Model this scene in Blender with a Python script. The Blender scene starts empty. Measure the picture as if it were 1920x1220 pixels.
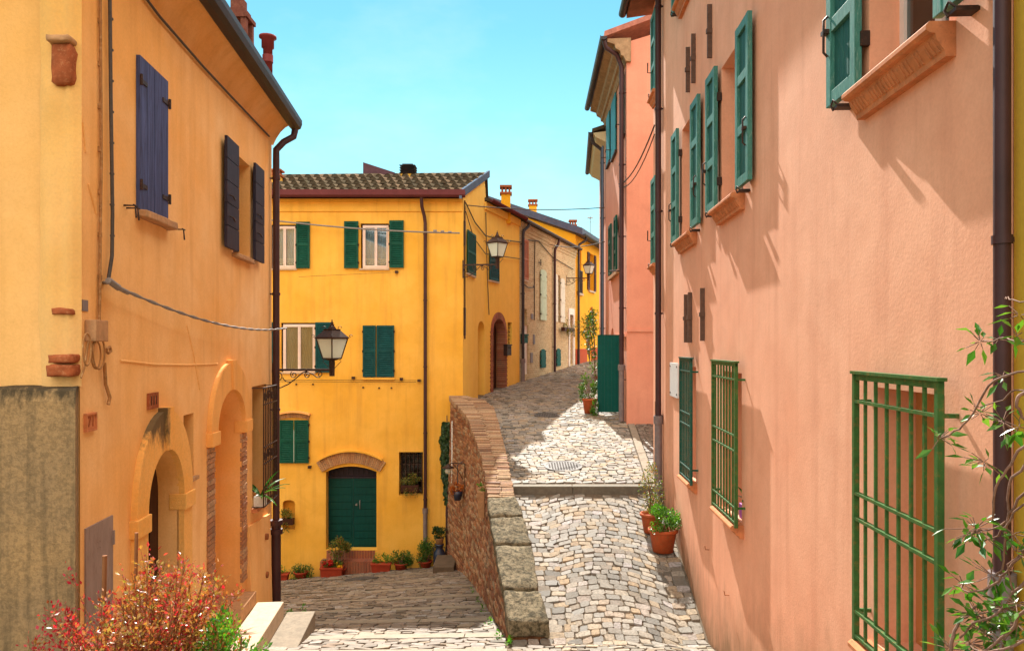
import bpy, bmesh, math, random
from mathutils import Vector, Matrix, noise as mnoise
from mathutils.geometry import tessellate_polygon
R = random.Random(7)
rad = math.radians
SC = bpy.context.scene
COL = SC.collection

# ------------------------------------------------------------------ camera, light, exposure
cam_d = bpy.data.cameras.new('camera'); cam = bpy.data.objects.new('camera', cam_d); COL.objects.link(cam)
cam.location = (0, 0, 0); cam.rotation_euler = (rad(90), 0, 0)
cam_d.sensor_width = 36; cam_d.lens = 36*1400/1920; cam_d.shift_y = 38/1920
cam_d.clip_start = 0.05; cam_d.clip_end = 6000
SC.camera = cam
SUN = Vector((-0.10, 1.15, 1.0)).normalized()          # towards the sun
world = bpy.data.worlds.new('World'); SC.world = world; world.use_nodes = True
wn = world.node_tree; bg = wn.nodes['Background']
sky = wn.nodes.new('ShaderNodeTexSky'); sky.sky_type = 'NISHITA'; sky.sun_disc = False
sky.sun_elevation = math.asin(SUN.z); sky.sun_rotation = math.atan2(SUN.x, SUN.y)
sky.air_density = 1.0; sky.dust_density = 0.0; sky.ozone_density = 1.0
def _wm(op, x, y, clamp=False):
    n = wn.nodes.new('ShaderNodeMath'); n.operation = op; n.use_clamp = clamp
    for i, q in enumerate((x, y)):
        if hasattr(q, 'is_linked'): wn.links.new(q, n.inputs[i])
        else: n.inputs[i].default_value = q
    return n.outputs[0]
def _wmix(f, x, y, mode='MIX'):
    n = wn.nodes.new('ShaderNodeMix'); n.data_type = 'RGBA'; n.blend_type = mode
    for i, q in ((0, f), (6, x), (7, y)):
        if hasattr(q, 'is_linked'): wn.links.new(q, n.inputs[i])
        else: n.inputs[i].default_value = q
    return n.outputs[2]
clear = _wmix(1.0, sky.outputs[0], (0.52, 0.92, 0.76, 1), 'MULTIPLY')
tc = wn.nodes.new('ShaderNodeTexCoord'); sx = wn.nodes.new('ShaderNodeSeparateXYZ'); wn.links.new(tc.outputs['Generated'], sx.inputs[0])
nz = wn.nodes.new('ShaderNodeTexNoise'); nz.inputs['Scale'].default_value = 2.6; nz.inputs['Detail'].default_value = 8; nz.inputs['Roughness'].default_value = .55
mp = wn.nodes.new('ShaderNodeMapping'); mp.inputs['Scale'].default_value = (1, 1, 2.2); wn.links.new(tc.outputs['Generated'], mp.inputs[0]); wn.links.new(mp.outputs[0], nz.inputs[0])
# unseen bright cloud added behind and above the viewer to lift the shaded walls; ahead it is clear but for low wisps
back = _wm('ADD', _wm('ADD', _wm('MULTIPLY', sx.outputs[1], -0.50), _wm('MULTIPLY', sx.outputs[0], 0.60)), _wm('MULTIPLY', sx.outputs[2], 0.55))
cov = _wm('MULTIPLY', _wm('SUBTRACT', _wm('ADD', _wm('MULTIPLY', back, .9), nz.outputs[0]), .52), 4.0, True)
fill_sky = _wmix(cov, clear, (13.8, 12.7, 11.3, 1))
nz2 = wn.nodes.new('ShaderNodeTexNoise'); nz2.inputs['Scale'].default_value = 3.4; nz2.inputs['Detail'].default_value = 9; nz2.inputs['Roughness'].default_value = .6; wn.links.new(mp.outputs[0], nz2.inputs[0])
wisp = _wm('MULTIPLY', _wm('SUBTRACT', nz2.outputs[0], .53), 2.2, True)
low = _wm('SUBTRACT', 1.0, _wm('MULTIPLY', sx.outputs[2], 2.6), True)
veil = _wm('MULTIPLY', _wm('ADD', _wm('MULTIPLY', low, .42), _wm('MULTIPLY', wisp, .45)), 1.0, True)
fill_sky = _wmix(veil, fill_sky, (4.2, 5.3, 5.6, 1))
wn.links.new(fill_sky, bg.inputs[0]); bg.inputs[1].default_value = 0.10
sl = bpy.data.lights.new('sun', 'SUN'); so = bpy.data.objects.new('sun', sl); COL.objects.link(so)
sl.energy = 5.0; sl.angle = rad(0.53); sl.color = (1.0, 0.95, 0.86)
so.rotation_euler = SUN.to_track_quat('Z', 'Y').to_euler(); so.location = (0, 0, 30)
SC.view_settings.view_transform = 'Standard'; SC.view_settings.look = 'None'
SC.view_settings.exposure = 1.12; SC.view_settings.gamma = 1
SC.render.engine = 'CYCLES'; SC.cycles.max_bounces = 8; SC.cycles.diffuse_bounces = 5
SC.cycles.transparent_max_bounces = 12

# ------------------------------------------------------------------ node helpers and materials
def new_mat(name):
    m = bpy.data.materials.new(name); m.use_nodes = True
    return m, m.node_tree, m.node_tree.nodes['Principled BSDF']
def setin(nt, sock, v):
    if hasattr(v, 'is_linked'): nt.links.new(v, sock)
    elif isinstance(v, (tuple, list)) and len(v) == 3 and sock.type == 'RGBA': sock.default_value = (*v, 1)
    else: sock.default_value = v
def mixc(nt, f, a, b, mode='MIX'):
    n = nt.nodes.new('ShaderNodeMix'); n.data_type = 'RGBA'; n.blend_type = mode
    setin(nt, n.inputs[0], f); setin(nt, n.inputs[6], a); setin(nt, n.inputs[7], b)
    return n.outputs[2]
def mth(nt, op, a, b=0.0, c=None, clamp=False):
    n = nt.nodes.new('ShaderNodeMath'); n.operation = op; n.use_clamp = clamp
    setin(nt, n.inputs[0], a); setin(nt, n.inputs[1], b)
    if c is not None: setin(nt, n.inputs[2], c)
    return n.outputs[0]
def coords(nt, scale=(1, 1, 1)):
    t = nt.nodes.new('ShaderNodeNewGeometry'); m = nt.nodes.new('ShaderNodeMapping')
    m.inputs['Scale'].default_value = scale
    nt.links.new(t.outputs['Position'], m.inputs[0]); return m.outputs[0]
def noise(nt, vec, scale, detail=4, rough=.55, dist=0):
    n = nt.nodes.new('ShaderNodeTexNoise'); nt.links.new(vec, n.inputs['Vector'])
    n.inputs['Scale'].default_value = scale; n.inputs['Detail'].default_value = detail
    n.inputs['Roughness'].default_value = rough; n.inputs['Distortion'].default_value = dist
    return n.outputs[0]
def ramp(nt, f, stops, interp='LINEAR'):
    n = nt.nodes.new('ShaderNodeValToRGB'); nt.links.new(f, n.inputs[0]); e = n.color_ramp.elements
    n.color_ramp.interpolation = interp
    while len(e) < len(stops): e.new(0.5)
    for k, (p, c) in enumerate(stops):
        e[k].position = p; e[k].color = (c, c, c, 1) if isinstance(c, (int, float)) else (*c, 1)
    return n.outputs[0]
def island(nt):
    return nt.nodes.new('ShaderNodeNewGeometry').outputs['Random Per Island']
def bump(nt, bs, h, strength=.3, dist=.01):
    n = nt.nodes.new('ShaderNodeBump'); n.inputs['Strength'].default_value = strength
    n.inputs['Distance'].default_value = dist; nt.links.new(h, n.inputs['Height'])
    nt.links.new(n.outputs[0], bs.inputs['Normal'])
def c3(c, k): return tuple(min(1, x*k) for x in c)

def stucco(name, col, alt, dirt, dirt_amt=.35, grain=.35, base=None, scale=1.0):
    """painted render: broad blotches, vertical rain streaks, fine grain, dirt where base(ground) is near"""
    m, nt, bs = new_mat(name)
    p = coords(nt); st = coords(nt, (3.2, 3.2, .22))
    big = ramp(nt, noise(nt, p, .55*scale, 5, .6), [(.34, 0.), (.68, 1.)])
    mid = ramp(nt, noise(nt, p, 2.3*scale, 6, .65, .4), [(.42, 0.), (.75, 1.)])
    srk = ramp(nt, noise(nt, st, 1.6, 5, .6), [(.5, 0.), (.78, 1.)])
    c = mixc(nt, big, col, alt)
    c = mixc(nt, mth(nt, 'MULTIPLY', mid, .5), c, c3(col, .82))
    c = mixc(nt, mth(nt, 'MULTIPLY', srk, dirt_amt), c, dirt)
    fine = noise(nt, p, 42, 5, .7)
    c = mixc(nt, mth(nt, 'MULTIPLY', ramp(nt, fine, [(.35, 1.), (.6, 0.)]), .16), c, c3(dirt, .8))
    if base:
        sp = nt.nodes.new('ShaderNodeSeparateXYZ'); nt.links.new(coords(nt), sp.inputs[0])
        g = None
        for (a, b) in base:
            e = mth(nt, 'MULTIPLY_ADD', sp.outputs[1], b, a)
            g = e if g is None else mth(nt, 'MAXIMUM', g, e)
        h = mth(nt, 'SUBTRACT', sp.outputs[2], g)
        h = mth(nt, 'ADD', h, mth(nt, 'MULTIPLY', noise(nt, coords(nt, (2.2, 2.2, .8)), 2.0, 6, .7), -1.15))
        f = ramp(nt, mth(nt, 'ADD', h, .64, clamp=True), [(.05, .85), (.5, .34), (.95, 0.)])
        c = mixc(nt, f, c, base_dirt)
    nt.links.new(c, bs.inputs['Base Color']); bs.inputs['Roughness'].default_value = .88
    bs.inputs['Specular IOR Level'].default_value = .25
    hgt = mth(nt, 'ADD', mth(nt, 'MULTIPLY', noise(nt, p, 4.5, 4, .5), .45), mth(nt, 'MULTIPLY', noise(nt, p, 46, 4, .65), .55))
    bump(nt, bs, hgt, grain, .012)
    return m
base_dirt = (.20, .115, .05)

def painted(name, col, rough=.6, var=.3, wear=None, wear_amt=0., nscale=6, grain=(1, 1, 1), metal=0, spec=.16):
    m, nt, bs = new_mat(name); p = coords(nt, grain)
    f = ramp(nt, noise(nt, p, nscale, 6, .65), [(.3, 0.), (.75, 1.)])
    c = mixc(nt, f, c3(col, 1+var*.6), c3(col, 1-var))
    if wear:
        w = ramp(nt, noise(nt, p, nscale*2.3, 8, .75), [(.52, 0.), (.64, 1.)])
        c = mixc(nt, mth(nt, 'MULTIPLY', w, wear_amt), c, wear)
    nt.links.new(c, bs.inputs['Base Color']); bs.inputs['Roughness'].default_value = rough
    bs.inputs['Metallic'].default_value = metal; bs.inputs['Specular IOR Level'].default_value = spec
    bump(nt, bs, noise(nt, p, nscale*5, 4, .6), .18, .004)
    return m

def islands(name, stops, rough=.6, bump_s=.35, nscale=30, spec=.4, rvar=True, patch=None):
    m, nt, bs = new_mat(name); p = coords(nt)
    c = ramp(nt, island(nt), stops)
    n1 = noise(nt, p, nscale, 6, .65)
    c = mixc(nt, ramp(nt, n1, [(.36, .6), (.60, 0.)]), c, (.12, .10, .075)); c = mixc(nt, ramp(nt, noise(nt, p, 1.7, 6, .7), [(.48, 0.), (.72, .5)]), c, (.13, .105, .07))
    if patch: c = mixc(nt, ramp(nt, noise(nt, p, .9, 4, .6), [(.45, 0.), (.7, .5)]), c, patch)
    nt.links.new(c, bs.inputs['Base Color']); bs.inputs['Roughness'].default_value = rough
    if rvar:
        r = mth(nt, 'MULTIPLY_ADD', island(nt), .25, rough-.12); nt.links.new(r, bs.inputs['Roughness'])
    bs.inputs['Specular IOR Level'].default_value = spec
    bump(nt, bs, noise(nt, p, nscale*1.3, 5, .65), bump_s, .01)
    return m

def leafmat(name, stops, rough=.42, trans=.45):
    m, nt, bs = new_mat(name)
    c = ramp(nt, island(nt), stops)
    nt.links.new(c, bs.inputs['Base Color']); bs.inputs['Roughness'].default_value = rough
    bs.inputs['Specular IOR Level'].default_value = .5
    t = nt.nodes.new('ShaderNodeBsdfTranslucent'); nt.links.new(mixc(nt, 1., c, (1.6, 1.5, .7), 'MULTIPLY'), t.inputs[0])
    mx = nt.nodes.new('ShaderNodeMixShader'); mx.inputs[0].default_value = trans
    nt.links.new(bs.outputs[0], mx.inputs[1]); nt.links.new(t.outputs[0], mx.inputs[2])
    nt.links.new(mx.outputs[0], nt.nodes['Material Output'].inputs[0])
    return m

def brickmat(name, c1, c2, mortar, along='Y', bw=.25, rh=.07, ms=.008, distort=.0, wash=None):
    m, nt, bs = new_mat(name)
    sp = nt.nodes.new('ShaderNodeSeparateXYZ'); nt.links.new(coords(nt), sp.inputs[0])
    cb = nt.nodes.new('ShaderNodeCombineXYZ')
    nt.links.new(sp.outputs[{'X': 0, 'Y': 1}[along]], cb.inputs[0]); nt.links.new(sp.outputs[2], cb.inputs[1])
    v = cb.outputs[0]
    if distort:
        nz = nt.nodes.new('ShaderNodeTexNoise'); nt.links.new(coords(nt), nz.inputs[0]); nz.inputs['Scale'].default_value = 4
        nz.inputs['Detail'].default_value = 4
        va = nt.nodes.new('ShaderNodeVectorMath'); va.operation = 'MULTIPLY_ADD'
        nt.links.new(nz.outputs[1], va.inputs[0]); va.inputs[1].default_value = (distort,)*3; nt.links.new(v, va.inputs[2]); v = va.outputs[0]
    b = nt.nodes.new('ShaderNodeTexBrick'); nt.links.new(v, b.inputs['Vector'])
    b.inputs['Scale'].default_value = 1; b.inputs['Brick Width'].default_value = bw; b.inputs['Row Height'].default_value = rh
    b.inputs['Mortar Size'].default_value = ms; b.inputs['Mortar Smooth'].default_value = .35; b.inputs['Bias'].default_value = 0
    b.inputs['Color1'].default_value = (*c1, 1); b.inputs['Color2'].default_value = (*c2, 1); b.inputs['Mortar'].default_value = (*mortar, 1)
    p = coords(nt); c = b.outputs[0]
    c = mixc(nt, ramp(nt, noise(nt, p, 11, 7, .75), [(.36, .85 if distort > .03 else .5), (.60, 0.)]), c, c3(c1, .4))
    c = mixc(nt, ramp(nt, noise(nt, p, 1.3, 5, .65), [(.45, 0.), (.75, .55)]), c, wash or c3(mortar, 1.))
    nt.links.new(c, bs.inputs['Base Color']); bs.inputs['Roughness'].default_value = .9; bs.inputs['Specular IOR Level'].default_value = .2
    h = mth(nt, 'ADD', mth(nt, 'MULTIPLY', b.outputs[1], -1.), mth(nt, 'MULTIPLY', noise(nt, p, 22, 6, .7), 1.1))
    bump(nt, bs, h, .8, .02)
    return m

def glassmat(name, tintc=(.80, .86, .88), refl=.03):
    m, nt, bs = new_mat(name)
    t = nt.nodes.new('ShaderNodeBsdfTransparent'); t.inputs[0].default_value = (*tintc, 1)
    g = nt.nodes.new('ShaderNodeBsdfGlossy'); g.inputs['Roughness'].default_value = .03
    lw = nt.nodes.new('ShaderNodeFresnel'); lw.inputs[0].default_value = 1.5
    f = mth(nt, 'ADD', lw.outputs[0], refl, clamp=True)
    mx = nt.nodes.new('ShaderNodeMixShader'); nt.links.new(f, mx.inputs[0])
    nt.links.new(t.outputs[0], mx.inputs[1]); nt.links.new(g.outputs[0], mx.inputs[2])
    nt.links.new(mx.outputs[0], nt.nodes['Material Output'].inputs[0]); return m

def frostmat(name):
    m, nt, bs = new_mat(name)
    bs.inputs['Base Color'].default_value = (.88, .95, .93, 1); bs.inputs['Roughness'].default_value = .12; bs.inputs['Specular IOR Level'].default_value = .9
    t = nt.nodes.new('ShaderNodeBsdfTranslucent'); t.inputs[0].default_value = (.95, .95, .85, 1)
    mx = nt.nodes.new('ShaderNodeMixShader'); mx.inputs[0].default_value = .6
    nt.links.new(bs.outputs[0], mx.inputs[1]); nt.links.new(t.outputs[0], mx.inputs[2])
    nt.links.new(mx.outputs[0], nt.nodes['Material Output'].inputs[0]); return m

M = {}
GROUND2 = [(-6.85, .285), (-1.8, -.22)]
M['orange'] = stucco('orange render', (.89, .435, .115), (.93, .58, .26), (.60, .24, .05), .42, .35)
M['orange_end'] = stucco('yellow orange render', (.80, .42, .12), (.84, .49, .19), (.58, .30, .08), .35, .5)
M['cream_trim'] = stucco('warm cream trim', (.87, .42, .10), (.90, .48, .16), (.5, .22, .08), .4, .4)
M['pilaster'] = stucco('bare pale plaster', (.80, .44, .12), (.76, .45, .18), (.46, .30, .14), .5, .6)
M['yellow'] = stucco('ochre yellow render', (.78, .40, .04), (.87, .50, .09), (.52, .26, .045), .55, .2)
M['yellow_side'] = stucco('ochre side render', (.92, .56, .085), (.93, .60, .12), (.66, .38, .07), .3, .25)
M['yellow_deep'] = stucco('deep yellow render', (.86, .38, .012), (.90, .44, .02), (.6, .25, .02), .2, .2)
M['yellow_right'] = stucco('mustard render', (.72, .44, .04), (.66, .38, .04), (.45, .25, .04), .4, .3)
M['pink'] = stucco('salmon render', (.81, .36, .21), (.89, .46, .29), (.60, .25, .145), .5, .26, GROUND2)
M['pink2'] = stucco('rose pink render', (.72, .30, .195), (.76, .35, .23), (.52, .21, .14), .3, .25)
M['pink_lintel'] = stucco('shaded salmon reveal', (.56, .22, .065), (.60, .25, .08), (.42, .16, .05), .2, .3)  # recess shade put into a darker salmon colour
M['cream_soffit'] = stucco('cream soffit', (.7, .62, .38), (.66, .56, .33), (.4, .33, .2), .3, .3)
M['greywall'] = stucco('weathered grey wall', (.30, .20, .10), (.36, .26, .14), (.12, .085, .05), .75, 1.0)
M['redsocle'] = stucco('red plinth', (.50, .07, .02), (.45, .09, .03), (.3, .06, .03), .3, .3)
M['terracotta'] = painted('terracotta sill', (.58, .21, .085), .75, .3, (.3, .12, .06), .5, 9)
M['brickred'] = painted('old brick', (.32, .085, .03), .9, .35, (.62, .3, .14), .35, 12)
M['tan_stone'] = painted('tan stone', (.46, .25, .12), .85, .3, (.3, .18, .1), .5, 14)
M['cream_stone'] = painted('cream stone slab', (.52, .40, .28), .75, .2, (.38, .28, .18), .5, 8)
M['grey_stone'] = painted('grey stone slab', (.25, .205, .15), .8, .28, (.16, .13, .09), .6, 9)
M['strip_stone'] = painted('paving strip stone', (.27, .225, .165), .6, .25, (.16, .13, .1), .6, 7)
M['brown_metal'] = painted('brown gutter metal', (.055, .021, .022), .5, .3, None, 0, 3, metal=.0, spec=.3)
M['dark_metal'] = painted('dark slate metal', (.035, .028, .030), .5, .3, None, 0, 3, spec=.3)
M['purple_metal'] = painted('red brown gutter', (.13, .042, .045), .35, .2, None, 0, 2, spec=0.)
M['grey_iron'] = painted('grey iron pipe', (.20, .165, .165), .5, .3, (.3, .16, .1), .4, 8)
M['light_metal'] = painted('pale blue verge metal', (.11, .15, .21), .7, .15, None, 0, 2, spec=0.)
M['rust'] = painted('rusted iron', (.33, .115, .04), .8, .4, (.12, .05, .03), .7, 12)
M['iron'] = painted('wrought iron', (.045, .026, .02), .5, .4, (.16, .06, .03), .5, 20)
M['anchor'] = painted('anchor plate', (.12, .07, .05), .65, .3, (.22, .1, .06), .4, 10)
M['cable'] = painted('grey cable', (.085, .07, .06), .6, .3, None, 0, 20)
M['steel'] = painted('steel strand', (.24, .215, .20), .5, .3, None, 0, 40, metal=.2)
M['oldcable'] = painted('ochre stained cable', (.36, .17, .06), .8, .4, (.6, .4, .2), .5, 10)
M['blue_wood'] = painted('blue painted old wood', (.068, .085, .20), .7, .55, (.03, .02, .03), .9, 3, (8, 8, .5))
M['dark_wood'] = painted('dark painted wood', (.030, .024, .040), .6, .35, (.09, .06, .06), .4, 6, (4, 4, .6))
M['door_brown'] = painted('brown door wood', (.055, .02, .012), .5, .4, None, 0, 6, (5, 5, .5))
M['grey_door'] = painted('grey metal hatch', (.30, .22, .19), .6, .2, (.2, .12, .09), .5, 6, (2, 2, .5))
M['green'] = painted('dark green shutter paint', (.002, .064, .040), .55, .35, (.02, .11, .07), .35, 4)
M['green_teal'] = painted('teal shutter paint', (.002, .055, .058), .55, .35, (.02, .10, .1), .35, 4)
M['green_door'] = painted('teal door paint', (.002, .050, .044), .5, .3, None, 0, 3, (4, 4, .6))
M['green_gate'] = painted('green gate paint', (.002, .088, .072), .6, .15, (.02, .14, .1), .25, 3)
M['green_pink'] = painted('sun faded green shutter', (.055, .195, .155), .55, .4, (.28, .40, .32), .5, 8, (5, 5, .8))
M['green_panel'] = painted('green shutter panel', (.018, .095, .075), .6, .3, (.06, .18, .13), .4, 8, (8, 8, .5))
M['turq'] = painted('turquoise shutter', (.02, .19, .21), .5, .25, (.05, .26, .26), .4, 5, (5, 5, .7))
M['grille'] = painted('green grille paint', (.042, .125, .030), .55, .35, (.30, .13, .04), .4, 12)
M['grille_dark'] = painted('deep green grille paint', (.006, .080, .055), .5, .3, (.22, .12, .05), .45, 16)
M['white_frame'] = painted('white window frame', (.74, .60, .53), .45, .12, None, 0, 4)
M['white_paint'] = painted('white paint', (.74, .72, .66), .6, .15, (.45, .4, .33), .35, 6)
M['pale_green'] = painted('pale mint shutter', (.52, .62, .45), .6, .15, None, 0, 5)
M['pale_white'] = painted('pale grey shutter', (.62, .62, .52), .6, .15, None, 0, 5)
M['orange_wood'] = painted('orange brown louver', (.46, .13, .03), .55, .25, None, 0, 6)
M['brown_wood'] = painted('dark brown shutter', (.10, .03, .015), .55, .25, None, 0, 6)
M['marble'] = painted('white marble plaque', (.74, .73, .72), .35, .1, (.55, .53, .5), .35, 10)
M['black'] = painted('dark interior', (.012, .009, .008), .9, .2)
M['curtain'] = painted('lace curtain', (.40, .52, .62), .9, .12, None, 0, 14)
M['curtain_green'] = painted('olive curtain', (.15, .16, .09), .9, .4, None, 0, 3, (14, 14, .2))
M['lace'] = painted('lace medallion', (.85, .85, .82), .9, .1)
M['glass'] = glassmat('window glass')
M['lamp_glass'] = frostmat('lamp glass')
M['bulb'] = frostmat('globe glass')
M['sign_white'] = painted('white sign board', (.7, .72, .72), .5, .1)
M['pot'] = painted('terracotta pot', (.46, .095, .03), .65, .25, (.2, .13, .05), .5, 9)
M['pot_red'] = painted('red brown planter', (.33, .045, .02), .6, .25, (.2, .05, .03), .4, 7)
M['soil'] = painted('soil', (.05, .03, .018), .95, .4)
M['blue_can'] = painted('dark blue can', (.018, .025, .055), .4, .3, (.06, .06, .08), .3, 10, spec=.6)
M['purple'] = painted('purple pot', (.28, .05, .26), .5, .2)
M['mortar'] = painted('sandy joint', (.15, .115, .08), .95, .4, (.08, .065, .04), .6, 12)
M['terrain'] = painted('dry ground', (.12, .10, .05), .95, .4)
M['wood_stake'] = painted('wood stake', (.24, .10, .04), .8, .3)
M['bark'] = painted('twig bark', (.22, .12, .085), .7, .35, (.42, .3, .25), .4, 20)
M['stem_red'] = painted('thin red brown stem', (.22, .085, .035), .6, .3)
M['iron_cover'] = painted('cast iron cover', (.10, .088, .08), .6, .3, (.2, .17, .14), .4, 20, spec=.2)
STOPS_SETT = [(0., (.11, .10, .085)), (.14, (.19, .17, .14)), (.34, (.27, .245, .21)), (.56, (.35, .305, .245)), (.72, (.39, .315, .225)), (.84, (.37, .265, .16)), (.93, (.40, .37, .36)), (1., (.22, .18, .13))]
M['sett'] = islands('stone setts', STOPS_SETT, .66, .6, 26, .12)
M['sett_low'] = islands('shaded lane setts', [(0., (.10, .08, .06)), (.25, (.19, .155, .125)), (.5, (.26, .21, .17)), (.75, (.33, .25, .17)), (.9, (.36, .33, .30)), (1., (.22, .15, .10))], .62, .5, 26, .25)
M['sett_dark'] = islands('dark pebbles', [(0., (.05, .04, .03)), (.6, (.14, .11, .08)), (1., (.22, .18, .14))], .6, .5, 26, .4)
M['bricks'] = islands('loose coping bricks', [(0., (.20, .09, .05)), (.3, (.36, .18, .09)), (.6, (.45, .28, .15)), (.85, (.50, .34, .20)), (1., (.26, .14, .08))], .88, .6, 32, .2)
M['bricks_wall'] = islands('weathered wall bricks', [(0., (.20, .065, .03)), (.3, (.36, .13, .06)), (.55, (.48, .22, .10)), (.75, (.55, .33, .18)), (.9, (.42, .30, .18)), (1., (.24, .12, .07))], .9, .7, 24, .15)
M['bricks_tan'] = islands('tan bricks', [(0., (.42, .18, .07)), (.4, (.52, .26, .11)), (.8, (.58, .33, .15)), (1., (.40, .2, .1))], .88, .6, 32, .2)
M['bricks_red'] = islands('red bricks', [(0., (.30, .075, .04)), (.5, (.40, .12, .06)), (1., (.47, .19, .10))], .85, .5, 30, .2)
M['quoin'] = islands('worn quoin bricks', [(0., (.42, .16, .07)), (.5, (.55, .25, .11)), (1., (.62, .36, .19))], .88, .6, 30, .2)
M['rubble'] = brickmat('old brick retaining wall', (.26, .09, .04), (.52, .25, .11), (.24, .14, .075), 'Y', .24, .08, .016, .05, (.46, .25, .12))
M['housebrick'] = brickmat('yellowish brick facade', (.66, .53, .29), (.50, .35, .17), (.70, .60, .42), 'Y', .28, .085, .014, .012, (.66, .52, .28))
M['tile'] = islands('roof tiles', [(0., (.05, .042, .028)), (.3, (.11, .085, .055)), (.6, (.17, .12, .075)), (.85, (.21, .135, .085)), (1., (.075, .065, .04))], .95, .4, 9, 0., False)
M['tile_dark'] = painted('dark slate tile', (.085, .068, .045), .9, .35, (.14, .10, .07), .4, 5, spec=0.)
def mossy(name, a, b, c, ns=24, th=.45):
    m, nt, bs = new_mat(name); p = coords(nt)
    col = mixc(nt, ramp(nt, noise(nt, p, 3, 6, .7), [(.35, 0.), (.65, 1.)]), a, b)
    col = mixc(nt, ramp(nt, noise(nt, p, ns, 9, .8), [(th, .95), (th+.13, 0.)]), col, c)
    nt.links.new(col, bs.inputs['Base Color']); bs.inputs['Roughness'].default_value = .92; bs.inputs['Specular IOR Level'].default_value = .2
    bump(nt, bs, noise(nt, p, 20, 8, .75), 1., .03); return m
M['moss_stone'] = mossy('pitted lichen stone', (.29, .235, .145), (.17, .14, .085), (.05, .042, .024), 13, .43)
M['moss_black'] = mossy('black lichen plaster', (.36, .25, .13), (.22, .16, .09), (.05, .035, .02))
def stained(name, base, alt, dark, zc, zw, yc=None, sa=.75, fa=.4):
    m, nt, bs = new_mat(name); p = coords(nt)
    c = mixc(nt, ramp(nt, noise(nt, p, 1.6, 6, .65), [(.35, 0.), (.68, 1.)]), base, alt)
    c = mixc(nt, mth(nt, 'MULTIPLY', ramp(nt, noise(nt, coords(nt, (5, 5, .35)), 1.5, 6, .65), [(.46, 0.), (.72, 1.)]), sa), c, c3(dark, 1.8))
    sp = nt.nodes.new('ShaderNodeSeparateXYZ'); nt.links.new(coords(nt), sp.inputs[0])
    h = mth(nt, 'MULTIPLY', mth(nt, 'SUBTRACT', sp.outputs[2], zc), 1/zw)
    if yc: h = mth(nt, 'MINIMUM', h, mth(nt, 'MULTIPLY', mth(nt, 'SUBTRACT', yc, sp.outputs[1]), 5.))
    h = mth(nt, 'ADD', h, mth(nt, 'MULTIPLY', mth(nt, 'SUBTRACT', noise(nt, coords(nt, (3, 3, 1.2)), 2.2, 8, .75), .5), 2.6))
    c = mixc(nt, ramp(nt, mth(nt, 'ADD', h, 0., clamp=True), [(.25, 0.), (.75, .92)]), c, dark)
    c = mixc(nt, mth(nt, 'MULTIPLY', ramp(nt, noise(nt, p, 30, 6, .7), [(.4, 1.), (.58, 0.)]), fa), c, c3(dark, 1.3))
    nt.links.new(c, bs.inputs['Base Color']); bs.inputs['Roughness'].default_value = .92; bs.inputs['Specular IOR Level'].default_value = .2
    bump(nt, bs, mth(nt, 'ADD', noise(nt, p, 10, 6, .7), mth(nt, 'MULTIPLY', noise(nt, p, 60, 4, .7), .6)), .6, .015); return m
M['greywall'] = stained('weathered grey wall', (.38, .24, .11), (.30, .20, .105), (.045, .034, .02), -.55, .30)
M['lichen_trim'] = stained('arch trim with black lichen', (.87, .42, .09), (.90, .49, .15), (.09, .065, .035), -1.10, .36, 7.66, .06, .12)
M['leaf_green'] = leafmat('green leaves', [(0., (.02, .07, .008)), (.5, (.045, .13, .012)), (.85, (.09, .19, .02)), (1., (.14, .17, .03))], .45, .3)
M['leaf_bright'] = leafmat('bright green leaves', [(0., (.035, .13, .01)), (.5, (.07, .24, .015)), (1., (.16, .34, .04))], .4, .4)
M['leaf_dark'] = leafmat('dark ivy leaves', [(0., (.008, .035, .008)), (.6, (.018, .065, .012)), (1., (.04, .10, .02))], .45, .25)
M['leaf_vine'] = leafmat('glossy vine leaves', [(0., (.02, .09, .01)), (.5, (.05, .17, .015)), (1., (.13, .27, .04))], .30, .4)
M['leaf_red'] = leafmat('red autumn leaves', [(0., (.20, .015, .02)), (.12, (.33, .045, .03)), (.30, (.34, .10, .035)), (.52, (.38, .17, .05)), (.72, (.40, .25, .07)), (.84, (.18, .18, .03)), (1., (.50, .28, .22))], .28, .35)
M['leaf_crimson'] = leafmat('crimson leaves', [(0., (.28, .008, .03)), (.6, (.48, .02, .05)), (1., (.55, .10, .07))], .3, .45)
M['leaf_mix'] = leafmat('mixed trailing leaves', [(0., (.04, .09, .01)), (.5, (.12, .17, .02)), (.8, (.28, .22, .04)), (1., (.35, .14, .04))], .5, .35)
M['petal_red'] = leafmat('red petals', [(0., (.5, .005, .012)), (1., (.7, .03, .03))], .5, .3)
M['petal_yellow'] = leafmat('yellow petals', [(0., (.7, .4, .01)), (1., (.8, .55, .03))], .5, .3)
M['petal_orange'] = leafmat('rust orange blooms', [(0., (.38, .10, .02)), (1., (.55, .2, .03))], .5, .3)

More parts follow.
